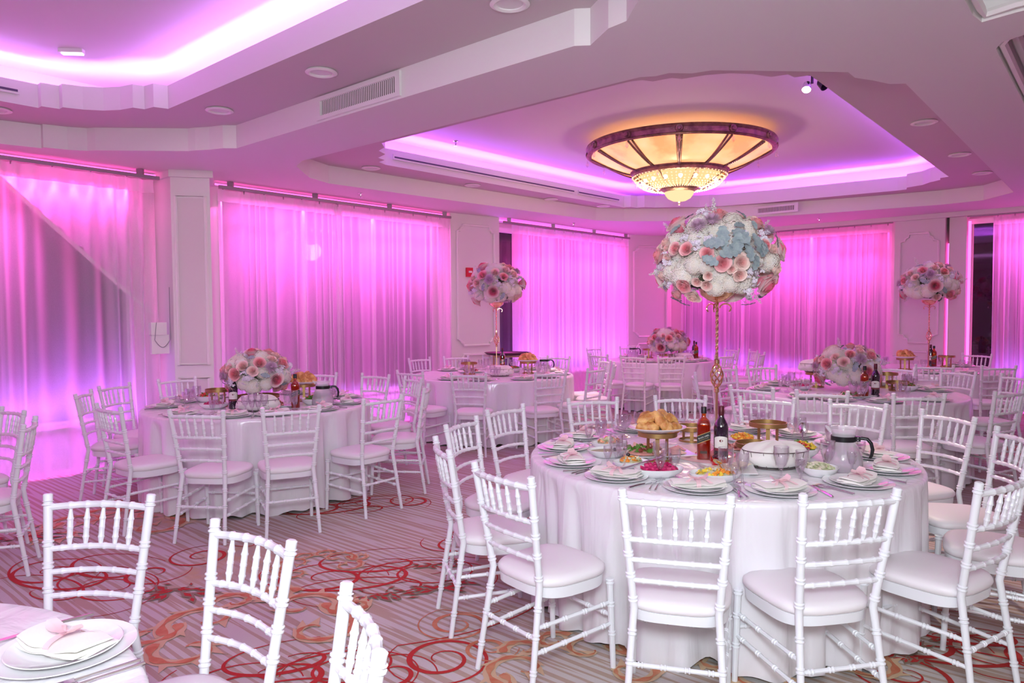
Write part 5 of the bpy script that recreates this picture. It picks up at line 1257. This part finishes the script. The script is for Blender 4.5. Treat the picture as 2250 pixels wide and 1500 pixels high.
def curl(px, py, r, turns, a0, sg=1, mt=None, tail=None):
    x, y = at(px,py,0); m = MB(); z = nz(); ribbon(m, spiral(x,y,r,turns,a0,sg), swell(.020), z)
    if tail:
        tx, ty = at(*tail,0); p0 = spiral(x,y,r,turns,a0,sg)[0]; mid = ((p0[0]+tx)/2+.12,(p0[1]+ty)/2-.1)
        ribbon(m, [((1-t)**2*p0[0]+2*t*(1-t)*mid[0]+t*t*tx, (1-t)**2*p0[1]+2*t*(1-t)*mid[1]+t*t*ty) for t in [k/16 for k in range(17)]], .010, z+.00003)
    motif(m, mt or RED)
def damask(px, py, s, rot, mt=ORN, fill=TAN):
    """acanthus medallion: outlined C-scrolls with leaf tongues"""
    cx, cy = at(px,py,0); M_ = [MB(),MB()]; z0_ = nz(); ii = 0
    for sx_ in (-1,1):
        for (dx,dy,r,tn,a0,sg) in ((.45,.25,.42,.95,-.6,1),(.55,-.35,.36,.95,.6,-1),(.2,.62,.26,.9,.2,1),(.95,.1,.28,.9,2.6,1)):
            ii += 1; z = z0_+.0002*ii; z2 = z+.0024
            pts = [(cx+s*((sx_*x)*math.cos(rot)-y*math.sin(rot)), cy+s*((sx_*x)*math.sin(rot)+y*math.cos(rot))) for x,y in spiral(dx,dy,r,tn,a0,sg,n=40)]
            ribbon(M_[0], pts, lambda t: s*(.13*(1-t)+.03), z); ribbon(M_[1], pts, lambda t: s*(.055*(1-t)+.015)*(1+.6*math.sin(t*40)), z2)
            for k in range(4,36,6):
                p = Vector(pts[k]); c = Vector((cx+s*sx_*dx,cy+s*dy)); d = (p-c).normalized()*s*.16; e = Vector((-d.y,d.x))*.35
                zq = (z if k%2 == 0 else z2)+.0008+.00003*k; (M_[k%2]).add([(p.x-e.x,p.y-e.y,zq),(p.x+e.x,p.y+e.y,zq),(p.x+d.x*1.2,p.y+d.y*1.2,zq)], [(0,1,2)])
    motif(M_[0], fill); motif(M_[1], mt)
def sprigm(px, py, s, rot):
    cx, cy = at(px,py,0); m0, m1 = MB(), MB(); z, z2 = nz(), nz(); rnd = random.Random(int(px))
    for k in range(26):
        a = rot+(k%2)*PI+rnd.gauss(0,.55); r0 = rnd.uniform(.05,.8)*s; L_ = s*rnd.uniform(.16,.3); c = Vector((cx+r0*math.cos(a), cy+r0*math.sin(a))); d = Vector((math.cos(a+rnd.uniform(-.9,.9)), math.sin(a+rnd.uniform(-.9,.9))))*L_; e = Vector((-d.y,d.x))*.22
        for mm, f, zz in ((m0,1.5,z+.00006*k),(m1,.8,z2+.0018+.00006*k)):
            mm.add([(c.x-d.x*f*.6,c.y-d.y*f*.6,zz),(c.x+e.x*f,c.y+e.y*f,zz),(c.x+d.x*f*.6,c.y+d.y*f*.6,zz),(c.x-e.x*f,c.y-e.y*f,zz)], [(0,1,2,3)])
    motif(m0, OLVC); motif(m1, RED)
for px, py, s, r in [(170,1275,.62,-.5),(830,1265,.66,.1),(770,1110,.60,.3),(2150,1430,.62,-.4),(1100,1185,.5,.4),(380,1095,.5,0),(640,1490,.50,.3),(1900,1330,.5,.5)]:
    x, y = at(px,py,0); loops(x, y, s, r, int(px))
for a in [(972,1448,.26,2.2,2.6,1,None,(1180,1330)),(1000,1372,.20,2.1,2.0,1,ORN,(1100,1340)),(445,1222,.24,1.7,1.0,1,None,(560,1190)),(335,1260,.22,1.2,.5,-1),(1075,1425,.14,1.5,0,-1,ORN),(1990,1480,.25,2.0,1.0,1),(1330,1330,.25,1.8,2.,1),(905,1100,.22,1.5,1.,1),(860,1480,.2,1.5,0,1)]: curl(*a)
for px, py, s, r in [(560,1370,.52,.35),(250,1150,.55,.3),(1250,1470,.4,.5),(700,1240,.28,.4),(1750,1440,.42,.2)]: damask(px, py, s, r)
for px, py, s, r in [(385,1298,.30,.15),(955,1293,.28,.3),(960,1240,.18,.2),(825,1308,.2,.2),(2010,1425,.22,.3),(60,1180,.25,.2),(1300,1250,.22,.3)]: sprigm(px, py, s, r)
